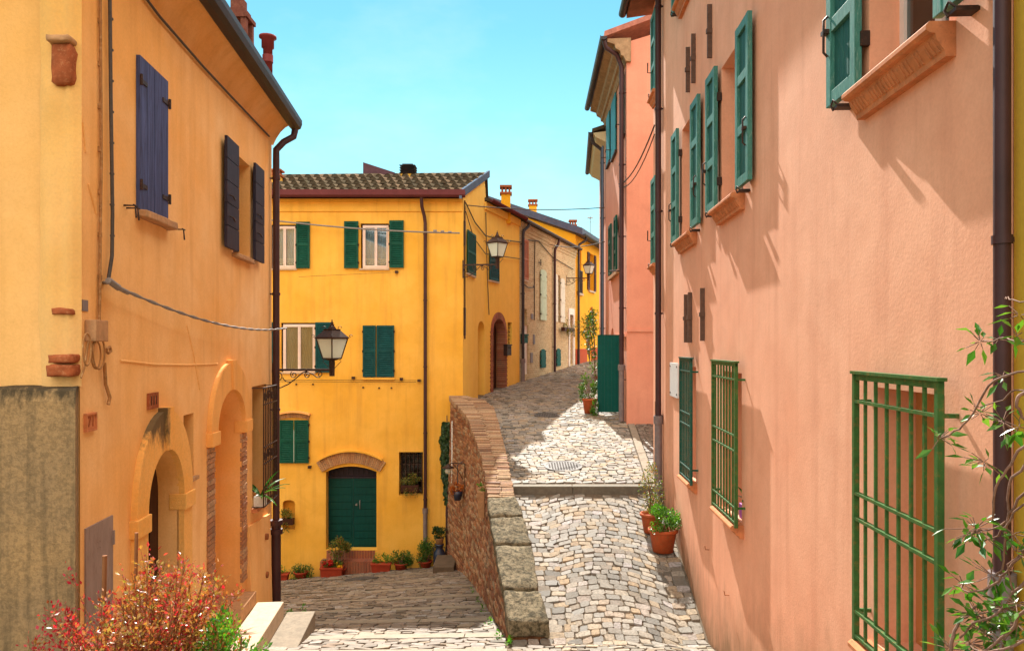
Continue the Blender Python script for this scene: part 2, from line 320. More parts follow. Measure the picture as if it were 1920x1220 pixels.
# ------------------------------------------------------------------ mesh builder and object helpers
class MB:
    def __init__(s): s.v, s.f, s.m, s.sm = [], [], [], []
    def add(s, vs, fs, mi=0, smooth=False):
        o = len(s.v); s.v += [tuple(v) for v in vs]
        for f in fs: s.f.append(tuple(o+i for i in f)); s.m.append(mi); s.sm.append(smooth)
    def hexa(s, p, mi=0):
        """8 points: bottom four then top four, same order"""
        s.add(p, [(3, 2, 1, 0), (4, 5, 6, 7), (0, 1, 5, 4), (1, 2, 6, 5), (2, 3, 7, 6), (3, 0, 4, 7)], mi)
    def box(s, x0, x1, y0, y1, z0, z1, mi=0):
        s.hexa([(x0, y0, z0), (x1, y0, z0), (x1, y1, z0), (x0, y1, z0), (x0, y0, z1), (x1, y0, z1), (x1, y1, z1), (x0, y1, z1)], mi)
    def wbox(s, W, s0, s1, z0, z1, p0, p1, mi=0):
        P = W.pt
        s.hexa([P(s0, z0, p0), P(s1, z0, p0), P(s1, z0, p1), P(s0, z0, p1), P(s0, z1, p0), P(s1, z1, p0), P(s1, z1, p1), P(s0, z1, p1)], mi)
    def tube(s, pts, r, n=6, mi=0, r1=None, smooth=True):
        pts = [Vector(p) for p in pts]; L = len(pts); rings = []
        t0 = (pts[1]-pts[0]).normalized(); a = Vector((0, 0, 1)) if abs(t0.z) < .9 else Vector((1, 0, 0))
        u = t0.cross(a).normalized()
        for i, p in enumerate(pts):
            t = (pts[min(i+1, L-1)]-pts[max(i-1, 0)])
            t = t.normalized() if t.length > 1e-9 else t0
            u = (u - t*u.dot(t)); u = u.normalized() if u.length > 1e-6 else t.orthogonal().normalized()
            w = t.cross(u); rr = r if r1 is None else r+(r1-r)*i/(L-1)
            rings.append([p+(u*math.cos(2*math.pi*k/n)+w*math.sin(2*math.pi*k/n))*rr for k in range(n)])
        vs = [v for g in rings for v in g]; fs = []
        for i in range(L-1):
            for k in range(n):
                fs.append((i*n+k, i*n+(k+1) % n, (i+1)*n+(k+1) % n, (i+1)*n+k))
        s.add(vs, fs, mi, smooth); s.add(rings[0], [tuple(range(n))[::-1]], mi); s.add(rings[-1], [tuple(range(n))], mi)
    def lathe(s, prof, c, n=20, mi=0, smooth=True):
        vs = []; fs = []
        for (r, z) in prof:
            for k in range(n): vs.append((c[0]+r*math.cos(2*math.pi*k/n), c[1]+r*math.sin(2*math.pi*k/n), c[2]+z))
        for i in range(len(prof)-1):
            for k in range(n): fs.append((i*n+k, i*n+(k+1) % n, (i+1)*n+(k+1) % n, (i+1)*n+k))
        s.add(vs, fs, mi, smooth)
    def wprism(s, W, poly, p0, p1, mi=0):
        n = len(poly); a = [W.pt(x, z, p0) for x, z in poly]; b = [W.pt(x, z, p1) for x, z in poly]
        fs = [(i, (i+1) % n, n+(i+1) % n, n+i) for i in range(n)]
        s.add(a+b, fs, mi)
        tri = tessellate_polygon([[Vector((x, z, 0)) for x, z in poly]])
        s.add(b, [tuple(t) for t in tri], mi); s.add(a, [tuple(t) for t in tri], mi)
    def extrude_profile(s, W, prof, s0, s1, mi=0, smooth=False):
        """closed profile of (p, z) swept along the wall"""
        n = len(prof); a = [W.pt(s0, z, p) for p, z in prof]; b = [W.pt(s1, z, p) for p, z in prof]
        s.add(a+b, [(i, (i+1) % n, n+(i+1) % n, n+i) for i in range(n)], mi, smooth)
        s.add(a, [tuple(range(n))], mi); s.add(b, [tuple(range(n))], mi)
    def leaf(s, c, d, nrm, L, w, mi=0):
        side = d.cross(nrm).normalized()*w*.5
        mid = c+d*(L*.45)-nrm*(L*.06)
        s.add([c, mid+side+nrm*w*.16, c+d*L-nrm*L*.12, mid-side+nrm*w*.16, mid], [(0, 4, 1), (1, 4, 2), (0, 3, 4), (3, 2, 4)], mi)
    def build(s, name, mats, parent=None, loc=None, bevel=0):
        org = Vector(loc) if loc is not None else (parent['_o'] and Vector(parent['_o']) if parent is not None and '_o' in parent else Vector((0, 0, 0)))
        me = bpy.data.meshes.new(name)
        me.from_pydata([(v[0]-org[0], v[1]-org[1], v[2]-org[2]) for v in s.v], [], s.f)
        if not isinstance(mats, (list, tuple)): mats = [mats]
        for m in mats: me.materials.append(M[m] if isinstance(m, str) else m)
        me.polygons.foreach_set('material_index', s.m); me.polygons.foreach_set('use_smooth', s.sm)
        me.validate(); me.update()
        o = bpy.data.objects.new(name, me); COL.objects.link(o)
        ORG[o.name] = org
        if parent is not None: o.parent = parent
        else: o.location = org
        if bevel:
            b = o.modifiers.new('bevel', 'BEVEL'); b.width = bevel; b.segments = 2; b.limit_method = 'ANGLE'; b.angle_limit = rad(40)
        return o
ORG = {}
class Wall:
    """vertical plane: point = O + s*U + p*N, s runs along the wall"""
    def __init__(s, O, U, N): s.O, s.U = O, U; k = math.hypot(*N); s.N = (N[0]/k, N[1]/k)
    def pt(s, a, z, p=0.): return Vector((s.O[0]+a*s.U[0]+p*s.N[0], s.O[1]+a*s.U[1]+p*s.N[1], z))
    def px(s, x, y, p=0.):
        a = (x-960)/1400; t = (a*(s.O[1]+p*s.N[1])-s.O[0]-p*s.N[0])/(s.U[0]-a*s.U[1])
        return t, (648-y)/1400*(s.O[1]+t*s.U[1]+p*s.N[1])
    def rect(s, x0, x1, yt, yb, p=0.):
        a, _ = s.px(x0, 0, p); b, _ = s.px(x1, 0, p); xm = (x0+x1)/2
        return a, b, s.px(xm, yb, p)[1], s.px(xm, yt, p)[1]
def at(x, y, Y): return Vector(((x-960)/1400*Y, Y, (648-y)/1400*Y))

USED = []
def thing(name, label, cat, loc, group=None):
    o = bpy.data.objects.new(name, None); COL.objects.link(o); o.location = loc; o.empty_display_size = .1
    ORG[o.name] = Vector(loc); o['label'] = label; o['category'] = cat
    if group: o['group'] = group
    return o
SPLIT = {'exposed_brick', 'hinge', 'shutter_latch', 'latch', 'shutter_hook', 'vent', 'wall_hook', 'line_fitting', 'mortar_scar', 'meter_box', 'stud', 'wall_wire', 'handle', 'gate_hinge', 'cable_duct', 'wire_loop', 'bracket'}
def pieces(mb):
    """sort a builder's loose islands into builders of pieces that stand apart"""
    par = list(range(len(mb.v)))
    def find(i):
        while par[i] != i: par[i] = par[par[i]]; i = par[i]
        return i
    for f in mb.f:
        r = find(f[0])
        for j in f[1:]: par[find(j)] = r
    isl = {}
    for k, f in enumerate(mb.f): isl.setdefault(find(f[0]), []).append(k)
    box = []
    for fs in isl.values():
        vs = [mb.v[i] for k in fs for i in mb.f[k]]
        box.append([fs, [min(v[i] for v in vs) for i in range(3)], [max(v[i] for v in vs) for i in range(3)]])
    grp = list(range(len(box)))
    def gf(i):
        while grp[i] != i: i = grp[i]
        return i
    for i in range(len(box)):
        for j in range(i):
            gap = math.sqrt(sum(max(0, box[i][1][a]-box[j][2][a], box[j][1][a]-box[i][2][a])**2 for a in range(3)))
            size = max(max(box[q][2][a]-box[q][1][a] for a in range(3)) for q in (i, j))
            if gap < .5*size: grp[gf(i)] = gf(j)
    out = {}
    for i in range(len(box)): out.setdefault(gf(i), []).extend(box[i][0])
    res = []
    for fs in out.values():
        m = MB(); mp_ = {}
        for k in fs:
            for i in mb.f[k]:
                if i not in mp_: mp_[i] = len(m.v); m.v.append(mb.v[i])
            m.f.append(tuple(mp_[i] for i in mb.f[k])); m.m.append(mb.m[k]); m.sm.append(mb.sm[k])
        res.append(m)
    return res
def part(mb, name, mats, parent, bevel=0, label=None):
    if name in SPLIT:
        ps = pieces(mb)
        if len(ps) > 1:
            for m in ps[1:]: part1(m, name, mats, parent, bevel, label)
            mb = ps[0]
    return part1(mb, name, mats, parent, bevel, label)
def part1(mb, name, mats, parent, bevel=0, label=None):
    org = ORG[parent.name]; me = mb.build(name, mats, None, org, bevel)
    me.parent = parent; me.location = (0, 0, 0)
    if label: me['label'] = label
    return me
def solo(mb, name, mats, label, cat, loc, group=None, bevel=0):
    o = mb.build(name, mats, None, loc, bevel); o['label'] = label; o['category'] = cat
    if group: o['group'] = group
    return o
def struct(mb, name, mats, loc=(0, 0, 0), kind='structure'):
    o = mb.build(name, mats, None, loc); o['kind'] = kind; return o

# ------------------------------------------------------------------ wall planes and ground heights
LW = Wall((-2.884, 0), (-.0893, 1), (1, .0893))          # left orange house, street side
LE = Wall((0, 5.895), (1, 0), (0, -1))                   # left orange house, end wall facing us
LF = Wall((0, 12.40), (-1, 0), (0, 1))
RW = Wall((2.214, 0), (.0429, 1), (-1, .0429))           # long pink wall
YF = Wall((0, 21.5), (1, 0), (0, -1))                    # yellow front
YC = Wall((-4.573, 0), (.147, 1), (1, -.147))            # side of the yellow corner house
YS = Wall((-9.29, 0), (.336, 1), (1, -.336))             # the row behind it
PS = Wall((2.473, 0), (.028, 1), (-1, .028))             # second pink house, street side
PF = Wall((0, 19.7), (1, 0), (0, -1))                    # its front
def cl(x, a=0., b=1.): return max(a, min(b, x))
def lerp_tab(tab, y):
    if y <= tab[0][0]: return tab[0][1]
    for (a, va), (b, vb) in zip(tab, tab[1:]):
        if y <= b: return va+(vb-va)*(y-a)/(b-a)
    return tab[-1][1]
def zL(x, y): return -4-.22*(y-10)+.09*(x+4.3)*cl((y-10)/11.5)
UPT = [(10, -4.0), (14.2, -2.803), (14.2001, -2.68), (20, -2.04), (24.5, -1.66), (28.5, -1.40), (38, -.90), (50, -.5)]
def zU(x, y): return -4-.22*(y-10) if y < 10 else lerp_tab(UPT, y)
PR = [(10.07, .49), (10.8, .36), (12, .28), (12.8, .17), (13.5, .03), (14.7, -.08), (16, -.20), (17.7, -.33), (19.7, -.50), (20.7, -.78), (21.45, -1.40)]
PLt = [(10.07, -.02), (12.6, -.315), (14.9, -.585), (18.7, -1.14), (21.0, -1.73), (21.45, -1.80)]
def pr(y): return lerp_tab(PR, y)
def pl(y): return lerp_tab(PLt, y)
def ptop(y): return zU(0, y)+lerp_tab([(10.07, .24), (13.4, .27), (14.19, .26), (14.21, .16), (16, .36), (21.4, .37)], y)
def ptop(y): return lerp_tab([(10.07, -3.74), (11, -3.47), (12, -3.19), (13, -2.90), (13.5, -2.72), (14.2, -2.52), (15, -2.26), (16, -2.08), (17.7, -1.86), (19.7, -1.62), (21.5, -1.42)], y)

# ------------------------------------------------------------------ ground
b = MB()
N_ = 24
for i in range(N_):
    for j in range(N_):
        x0, x1 = -1500+3000*i/N_, -1500+3000*(i+1)/N_; y0, y1 = -1000+3000*j/N_, -1000+3000*(j+1)/N_
        b.add([(x0, y0, -9.2), (x1, y0, -9.2), (x1, y1, -9.2), (x0, y1, -9.2)], [(0, 1, 2, 3)])
struct(b, 'terrain', 'terrain')

def stone(mb, q, zf, mi=1, gap=.0055, rise=.016):
    c = (sum(p[0] for p in q)/4, sum(p[1] for p in q)/4)
    sz = math.hypot(q[0][0]-q[2][0], q[0][1]-q[2][1])
    k = 1-gap*2.2/max(sz, .05); k = cl(k, .6, .97)
    q = [(c[0]+(p[0]-c[0])*k+R.uniform(-.013, .013), c[1]+(p[1]-c[1])*k+R.uniform(-.011, .011)) for p in q]
    o8 = []
    for i in range(4):
        p, a, d = q[i], q[i-1], q[(i+1) % 4]; t = R.uniform(.06, .17)
        o8.append((p[0]+(a[0]-p[0])*t, p[1]+(a[1]-p[1])*t)); o8.append((p[0]+(d[0]-p[0])*t, p[1]+(d[1]-p[1])*t))
    tx, ty = R.uniform(-.10, .10), R.uniform(-.10, .10); h = rise+R.uniform(-.010, .008)
    top = []; shoulder = []; bot = []
    for p in o8:
        ti = (c[0]+(p[0]-c[0])*.935, c[1]+(p[1]-c[1])*.935)
        dz = tx*(p[0]-c[0])+ty*(p[1]-c[1])
        top.append((ti[0], ti[1], zf(*ti)+h+dz)); shoulder.append((p[0], p[1], zf(*p)+h-.006+dz)); bot.append((p[0], p[1], zf(*p)-.03))
    fs = [tuple(range(8))]+[(8+i, 8+(i+1) % 8, (i+1) % 8, i) for i in range(8)]+[(16+i, 16+(i+1) % 8, 8+(i+1) % 8, 8+i) for i in range(8)]
    mb.add(top+shoulder+bot, fs, mi)
def row(mb, y0, y1, xl, xr, zf, w=.17, mi=1, slope=0., wv=.35, skip=None):
    x = xl(y0); end = xr(y0); wob = R.uniform(0, 6)
    f = lambda xx, y: y+slope*(xx)+.018*math.sin(xx*2.3+wob*.2+y*1.1)
    while x < end-.03:
        ww = w*R.uniform(1-wv, 1+wv); x2 = min(x+ww, end)
        if end-x2 < .06: x2 = end
        if not (skip and skip((x+x2)/2, (y0+y1)/2)):
            stone(mb, [(x, f(x, y0)), (x2, f(x2, y0)), (x2, f(x2, y1)), (x, f(x, y1))], zf, mi)
        x = x2
def sheet(mb, xl, xr, y0, y1, zf, nx=14, ny=40, mi=0, dz=-.004):
    vs = []; fs = []
    for j in range(ny+1):
        y = y0+(y1-y0)*j/ny; a, c = xl(y), xr(y)
        for i in range(nx+1):
            x = a+(c-a)*i/nx; vs.append((x, y, zf(x, y)+dz))
    for j in range(ny):
        for i in range(nx):
            k = j*(nx+1)+i; fs.append((k, k+1, k+nx+2, k+nx+1))
    mb.add(vs, fs, mi)
lwx = lambda y: -2.884-.0893*y if y < 12.38 else -8.5
rwx = lambda y: 2.214+.0429*y
# lower lane: sloping treads of setts between flush stone strips
b = MB()
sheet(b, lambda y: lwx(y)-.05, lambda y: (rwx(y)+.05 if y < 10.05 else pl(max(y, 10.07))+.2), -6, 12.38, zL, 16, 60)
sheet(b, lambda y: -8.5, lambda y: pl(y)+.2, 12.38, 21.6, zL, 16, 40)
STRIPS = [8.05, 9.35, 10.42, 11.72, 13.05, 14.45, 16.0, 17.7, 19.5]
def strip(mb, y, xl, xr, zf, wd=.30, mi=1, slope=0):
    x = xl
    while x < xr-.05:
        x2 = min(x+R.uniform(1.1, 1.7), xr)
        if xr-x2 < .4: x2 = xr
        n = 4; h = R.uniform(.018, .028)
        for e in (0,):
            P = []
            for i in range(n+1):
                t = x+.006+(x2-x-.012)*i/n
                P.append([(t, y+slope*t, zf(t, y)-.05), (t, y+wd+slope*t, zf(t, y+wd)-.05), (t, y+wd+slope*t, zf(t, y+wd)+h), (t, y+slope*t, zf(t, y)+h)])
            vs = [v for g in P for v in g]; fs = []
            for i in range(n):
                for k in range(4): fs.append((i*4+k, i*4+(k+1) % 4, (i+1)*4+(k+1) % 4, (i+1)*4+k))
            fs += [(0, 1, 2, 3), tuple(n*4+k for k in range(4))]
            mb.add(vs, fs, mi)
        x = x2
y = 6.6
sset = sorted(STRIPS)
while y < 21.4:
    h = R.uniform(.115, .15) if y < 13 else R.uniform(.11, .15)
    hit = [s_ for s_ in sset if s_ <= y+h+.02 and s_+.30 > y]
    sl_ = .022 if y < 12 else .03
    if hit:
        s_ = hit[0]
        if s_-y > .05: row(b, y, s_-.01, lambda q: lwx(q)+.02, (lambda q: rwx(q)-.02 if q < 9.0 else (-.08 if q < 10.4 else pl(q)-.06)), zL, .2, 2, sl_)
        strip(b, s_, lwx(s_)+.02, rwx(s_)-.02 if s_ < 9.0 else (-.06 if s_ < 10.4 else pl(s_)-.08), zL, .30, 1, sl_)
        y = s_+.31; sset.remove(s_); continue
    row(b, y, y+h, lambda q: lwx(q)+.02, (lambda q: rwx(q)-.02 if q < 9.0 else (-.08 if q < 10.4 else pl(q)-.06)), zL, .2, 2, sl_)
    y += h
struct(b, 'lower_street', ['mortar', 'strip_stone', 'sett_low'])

# upper street: fan setts, a stone step, then straight courses climbing to the bend
b = MB()
ysx = lambda y: -4.573+.147*y if y < 24.9 else -9.29+.336*y
ul = lambda y: pr(max(10.07, y)) if y < 21.4 else ysx(y)
def ur(y): return rwx(y) if y < 15.05 else (6.5 if y < 19.7 else (2.473+.028*y if y < 31.5 else 9.))
sheet(b, lambda y: ul(y)-.05, lambda y: ur(y)+.05, 9.0, 14.2, zU, 10, 30)
sheet(b, lambda y: ul(y)-.3, lambda y: ur(y)+.05, 14.2001, 15.05, zU, 10, 4)
sheet(b, lambda y: ul(y)-.3, lambda y: ur(y), 15.0501, 19.7, zU, 14, 16, dz=-.006)
sheet(b, lambda y: ul(y)-.3, lambda y: ur(y)+.1, 19.7001, 31.5, zU, 10, 30)
sheet(b, lambda y: ysx(y)-.3, lambda y: 14., 31.5001, 50, zU, 10, 16)
y = 9.05
while y < 14.1:                                          # straight borders left and right
    h = R.uniform(.115, .15); yy = min(y+h, 14.14)
    row(b, y, yy, (lambda q: ul(q)+.02 if q > 10.1 else .0), (lambda q: (ul(q)+.46 if q > 10.1 else .85)), zU, .17, 1)
    row(b, y, yy, lambda q: ur(q)-.36, lambda q: ur(q)-.02, zU, .17, 1)
    y = yy
v = 8.7
xc = 1.42
kf = .40
while v < 14.9:
    hh = R.uniform(.108, .138); t = -1.35
    while t < 1.45:
        t2 = t+R.uniform(.10, .22); tm = (t+t2)/2; xm = xc+.03*(v-12)+tm
        fy = lambda tt, vv: vv-kf*tt*tt
        ym = fy(tm, v+hh/2)
        if 9.05 < ym < 14.08 and (ul(ym)+.42 if ym > 10.1 else .82) < xm < ur(ym)-.30:
            X = lambda tt, vv: xc+.03*(v-12)+tt*(1+.0*vv)
            stone(b, [(X(t, 0), fy(t, v)), (X(t2, 0), fy(t2, v)), (X(t2, 0), min(14.15, fy(t2, v+hh))), (X(t, 0), min(14.15, fy(t, v+hh)))], zU, 1)
        t = t2
    v += hh
y = 14.42
mh = (1.07, 15.6)                                        # manhole place in the upper street
while y < 40:
    h = R.uniform(.10, .14) if y < 18 else R.uniform(.12, .16)
    alley = lambda q: (min(ur(q), 2.58+.085*(q-14.2)) if q < 19.9 else (ur(q) if q < 31.5 else 7.))
    row(b, y, y+h, lambda q: ul(q)+.03, alley, zU, .17 if y < 18 else .20, 1, 0., .35,
        (lambda X_, Y_: ((X_-mh[0])/.40)**2+((Y_-mh[1])/.40)**2 < 1))
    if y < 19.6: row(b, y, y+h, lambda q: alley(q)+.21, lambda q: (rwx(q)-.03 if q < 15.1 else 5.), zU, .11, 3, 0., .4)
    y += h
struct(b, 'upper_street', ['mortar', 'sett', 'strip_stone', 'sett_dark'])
b = MB()                                                 # the step across the upper street
for (a, c) in ((.02, 1.15), (1.156, 2.80)):
    b.box(a, c, 14.17, 14.41, -3.0, -2.665)
struct(b, 'stone_step', painted('worn dark step stone', (.17, .15, .115), .75, .3, (.26, .23, .18), .5, 8)).modifiers.new('b', 'BEVEL').width = .012
b = MB()                                                 # pale stone drain strip along the alley mouth
y = 14.42
while y < 19.6:
    y2 = min(y+R.uniform(.7, 1.1), 19.65); P = []
    for yy in (y+.006, y2-.006):
        a = min(rwx(yy), 2.58+.085*(yy-14.2))
        P.append([(a+.01, yy, zU(0, yy)-.05), (a+.18, yy, zU(0, yy)-.05), (a+.18, yy, zU(0, yy)+.03), (a+.01, yy, zU(0, yy)+.03)])
    b.hexa([P[0][0], P[0][1], P[1][1], P[1][0], P[0][3], P[0][2], P[1][2], P[1][3]]); y = y2
struct(b, 'kerb_strip', 'grey_stone')
def manhole(label, x, y, zf, r, loc):
    b = MB(); n = 28
    def ring(r0, r1, dz, mi):
        vs = []
        for k in range(n):
            a = 2*math.pi*k/n
            for rr in (r0, r1): xx, yy = x+rr*math.cos(a), y+rr*math.sin(a); vs.append((xx, yy, zf(xx, yy)+dz))
        b.add(vs, [(2*k, 2*k+1, (2*k+3) % (2*n), (2*k+2) % (2*n)) for k in range(n)], mi)
    ring(r*.9, r, .026, 0)
    vs = [(x+r*.9*math.cos(2*math.pi*k/n), y+r*.9*math.sin(2*math.pi*k/n)) for k in range(n)]
    b.add([(p[0], p[1], zf(*p)+.020) for p in vs], [tuple(range(n))])
    vs = [(x+r*math.cos(2*math.pi*k/n), y+r*math.sin(2*math.pi*k/n)) for k in range(n)]
    b.add([(p[0], p[1], zf(*p)+.026) for p in vs]+[(p[0], p[1], zf(*p)-.03) for p in vs], [(k, (k+1) % n, n+(k+1) % n, n+k) for k in range(n)])
    g = r/7
    for i in range(-6, 7):
        for j in range(-6, 7):
            cx_, cy_ = x+i*g, y+j*g
            if math.hypot(cx_-x, cy_-y) < r*.82:
                e = g*.3; z0 = zf(cx_, cy_)
                b.hexa([(cx_-e, cy_-e, z0+.01), (cx_+e, cy_-e, z0+.01), (cx_+e, cy_+e, z0+.01), (cx_-e, cy_+e, z0+.01), (cx_-e, cy_-e, z0+.028), (cx_+e, cy_-e, z0+.028), (cx_+e, cy_+e, z0+.028), (cx_-e, cy_+e, z0+.028)])
    solo(b, 'manhole_cover', 'iron_cover', label, 'manhole cover', loc)
manhole('round iron manhole cover set in the sunlit cobbles just above the stone step', mh[0], mh[1], zU, .40, (mh[0], mh[1], zU(*mh)))
manhole('dark iron manhole cover in the shaded lower lane before the teal door', -3.83, 19.0, lambda x, y: zL(x, y)+.012, .42, (-3.83, 19.0, zL(-3.83, 19.)))
manhole('small iron manhole cover in the shaded upper street by the yellow side wall', .95, 20.9, lambda x, y: zU(x, y)+.012, .33, (.95, 20.9, zU(0, 20.9)))

# ------------------------------------------------------------------ architecture helpers
def rect_poly(s0, s1, z0, z1): return [(s0, z0), (s1, z0), (s1, z1), (s0, z1)]
def arch_poly(s0, s1, zb, zs, rise, n=18):
    c, h = (s0+s1)/2, (s1-s0)/2
    return [(s0, zb), (s1, zb)]+[(c+h*math.cos(math.pi*k/n), zs+rise*math.sin(math.pi*k/n)) for k in range(n+1)]
def seg_poly(s0, s1, zb, zs, rise, n=14):
    c, h = (s0+s1)/2, (s1-s0)/2
    return [(s0, zb), (s1, zb)]+[(c+h*(1-2*k/n), zs+rise*(1-(1-2*k/n)**2)) for k in range(n+1)]
def panel(mb, W, outline, openings=(), mi=0, rmi=0, p=0.):
    """wall skin with openings; each opening (poly, depth)"""
    polys = [outline]+[o[0] for o in openings]
    pts = [pt for pl_ in polys for pt in pl_]
    tri = tessellate_polygon([[Vector((x, z, 0)) for x, z in pl_] for pl_ in polys])
    mb.add([W.pt(x, z, p) for x, z in pts], [tuple(t) for t in tri], mi)
    for o in openings:
        n = len(o[0])
        a = [W.pt(x, z, p) for x, z in o[0]]; c = [W.pt(x, z, p-o[1]) for x, z in o[0]]
        mb.add(a+c, [(i, (i+1) % n, n+(i+1) % n, n+i) for i in range(n)], rmi)
def band(mb, W, inner, outer, p0, p1, mi=0):
    """raised band between two open polylines of equal length"""
    n = len(inner); A = [W.pt(x, z, p1) for x, z in inner]; B = [W.pt(x, z, p1) for x, z in outer]
    C = [W.pt(x, z, p0) for x, z in inner]; D = [W.pt(x, z, p0) for x, z in outer]
    mb.add(A+B+C+D, [f for i in range(n-1) for f in ((i, i+1, n+i+1, n+i), (i, i+1, 2*n+i+1, 2*n+i), (n+i, n+i+1, 3*n+i+1, 3*n+i))]+[(0, n, 3*n, 2*n), (n-1, 2*n-1, 4*n-1, 3*n-1)], mi)
def arc_pts(c, h, zs, rise, n=24): return [(c+h*math.cos(math.pi*k/n), zs+rise*math.sin(math.pi*k/n)) for k in range(n+1)]

def louver(W, s0, s1, z0, z1, p, th=.035):
    b = MB(); fw = .055*(1 if s1-s0 > .3 else .7); zr = .07
    b.wbox(W, s0, s0+fw, z0, z1, p, p+th); b.wbox(W, s1-fw, s1, z0, z1, p, p+th)
    rails = [z0, z0+(z1-z0)*.48, z1-zr]
    for r_ in rails: b.wbox(W, s0+fw, s1-fw, r_, r_+zr, p+.002, p+th-.002)
    for a, c in ((rails[0]+zr, rails[1]), (rails[1]+zr, rails[2])):
        n = max(3, int((c-a)/.052)); d = (c-a)/n
        for k in range(n):
            z = a+k*d; P = W.pt; q0, q1 = s0+fw, s1-fw
            b.hexa([P(q0, z-.004, p+th-.006), P(q1, z-.004, p+th-.006), P(q1, z+d*.62, p+.006), P(q0, z+d*.62, p+.006),
                    P(q0, z+.010, p+th-.006), P(q1, z+.010, p+th-.006), P(q1, z+d*.62+.012, p+.006), P(q0, z+d*.62+.012, p+.006)])
    b.wbox(W, s0+fw, s1-fw, z0+zr, z1-zr, p-.002, p+.003)
    return b
def hinges(W, s, z0, z1, p, b=None):
    b = b or MB()
    for f in (.12, .5, .88): b.wbox(W, s-.02, s+.02, z0+(z1-z0)*f-.03, z0+(z1-z0)*f+.03, p, p+.045)
    return b
def framed(W, s0, s1, z0, z1, p, th=.05, rails=4):
    """solid framed shutter with recessed plank panels; slot 0 frame, 1 panel"""
    b = MB(); fw = .085
    b.wbox(W, s0, s0+fw, z0, z1, p, p+th); b.wbox(W, s1-fw, s1, z0, z1, p, p+th)
    for k in range(rails):
        z = z0+(z1-z0-.10)*k/(rails-1); b.wbox(W, s0+fw, s1-fw, z, z+.10, p+.002, p+th-.003)
    n = 4
    for k in range(n):
        a = s0+fw+(s1-s0-2*fw)*k/n; c = s0+fw+(s1-s0-2*fw)*(k+1)/n
        b.wbox(W, a+.003, c-.003, z0+.06, z1-.06, p+.004, p+.020, 1)
    b.wbox(W, s0+fw, s1-fw, z0+.05, z1-.05, p+.001, p+.012, 1)
    return b
def sill_profile(W, s0, s1, zt, proj=.15, h=.16):
    b = MB()
    prof = [(-.2, zt), (proj-.02, zt), (proj, zt-.02), (proj, zt-.045), (proj-.02, zt-.06), (proj-.05, zt-.065), (proj-.06, zt-.10), (proj-.10, zt-h+.03), (proj-.105, zt-h), (-.02, zt-h), (-.02, zt-.06), (-.2, zt-.06)]
    b.extrude_profile(W, prof, s0, s1)
    n = int((s1-s0)/.042)
    for k in range(1, n):
        a = s0+(s1-s0)*k/n
        if h > .18 and R.random() < .85: P = W.pt; b.hexa([P(a-.009, zt-h+.035, .02), P(a+.009, zt-h+.035, .02), P(a+.009, zt-h+.035, proj-.088), P(a-.009, zt-h+.035, proj-.088), P(a-.009, zt-.085, .02), P(a+.009, zt-.085, .02), P(a+.009, zt-.085, proj-.048), P(a-.009, zt-.085, proj-.048)])
    return b
def casement(parent, W, s0, s1, z0, z1, p, curtain='curtain', medal=False, frame='white_frame', sashes=2):
    """window with frame, sashes, panes and a curtain; returns the frame part"""
    b = MB(); f = .042
    for a, c in ((s0, s0+f), (s1-f, s1)): b.wbox(W, a, c, z0, z1, p-.06, p)
    b.wbox(W, s0+f, s1-f, z1-f, z1, p-.06, p); b.wbox(W, s0+f, s1-f, z0, z0+f, p-.06, p)
    w = (s1-s0-2*f)/sashes
    for k in range(sashes):
        a, c = s0+f+w*k, s0+f+w*(k+1); e = .036
        b.wbox(W, a+.003, a+e, z0+f, z1-f, p-.05, p+.012); b.wbox(W, c-e, c-.003, z0+f, z1-f, p-.05, p+.012)
        b.wbox(W, a+e, c-e, z0+f, z0+f+e*1.2, p-.05, p+.011); b.wbox(W, a+e, c-e, z1-f-e, z1-f, p-.05, p+.011)
    o = part(b, 'window', frame, parent)
    b = MB()
    b.wbox(W, s0+f, s1-f, z0+f, z1-f, p-.032, p-.026)
    part(b, 'pane', 'glass', o) if False else subpart(b, 'pane', 'glass', o, parent)
    b = MB(); n = 36; vs = []
    for k in range(n+1):
        s_ = s0+(s1-s0)*k/n; q = p-.11+.018*math.sin(k*1.9)+.008*math.sin(k*.7)
        vs += [W.pt(s_, z0+.02, q), W.pt(s_, z1-.02, q)]
    b.add(vs, [(2*k, 2*k+2, 2*k+3, 2*k+1) for k in range(n)], 0, True)
    b.wbox(W, s0-.3, s1+.3, z0-.3, z1+.3, p-.56, p-.55, 1)
    subpart(b, 'curtain', [curtain, 'black'], o, parent)
    if medal:
        b = MB()
        for k in range(sashes):
            c = s0+f+w*(k+.5); cz = z0+.30; P = [W.pt(c, cz, p-.075)]+[W.pt(c+.15*math.cos(math.pi*(1+j/16)), cz+.0+.17*math.sin(math.pi*(1+j/16)), p-.075) for j in range(17)]
            for j in range(16):
                b.add([P[0], P[1+j], P[2+j]], [(0, 1, 2)]) if j % 2 == 0 else None
            b.tube([W.pt(c+.15*math.cos(math.pi*(1+j/16)), cz+.17*math.sin(math.pi*(1+j/16)), p-.074) for j in range(17)], .012, 5)
        subpart(b, 'lace_trim', 'lace', o, parent)
    return o
def subpart(mb, name, mats, prt, root, bevel=0, label=None):
    if name in SPLIT:
        ps = pieces(mb)
        for m in ps[1:]:
            o = m.build(name, mats, None, ORG[root.name], bevel); o.parent = prt; o.location = (0, 0, 0)
        mb = ps[0]
    org = ORG[root.name]; o = mb.build(name, mats, None, org, bevel); o.parent = prt; o.location = (0, 0, 0)
    if label: o['label'] = label
    return o
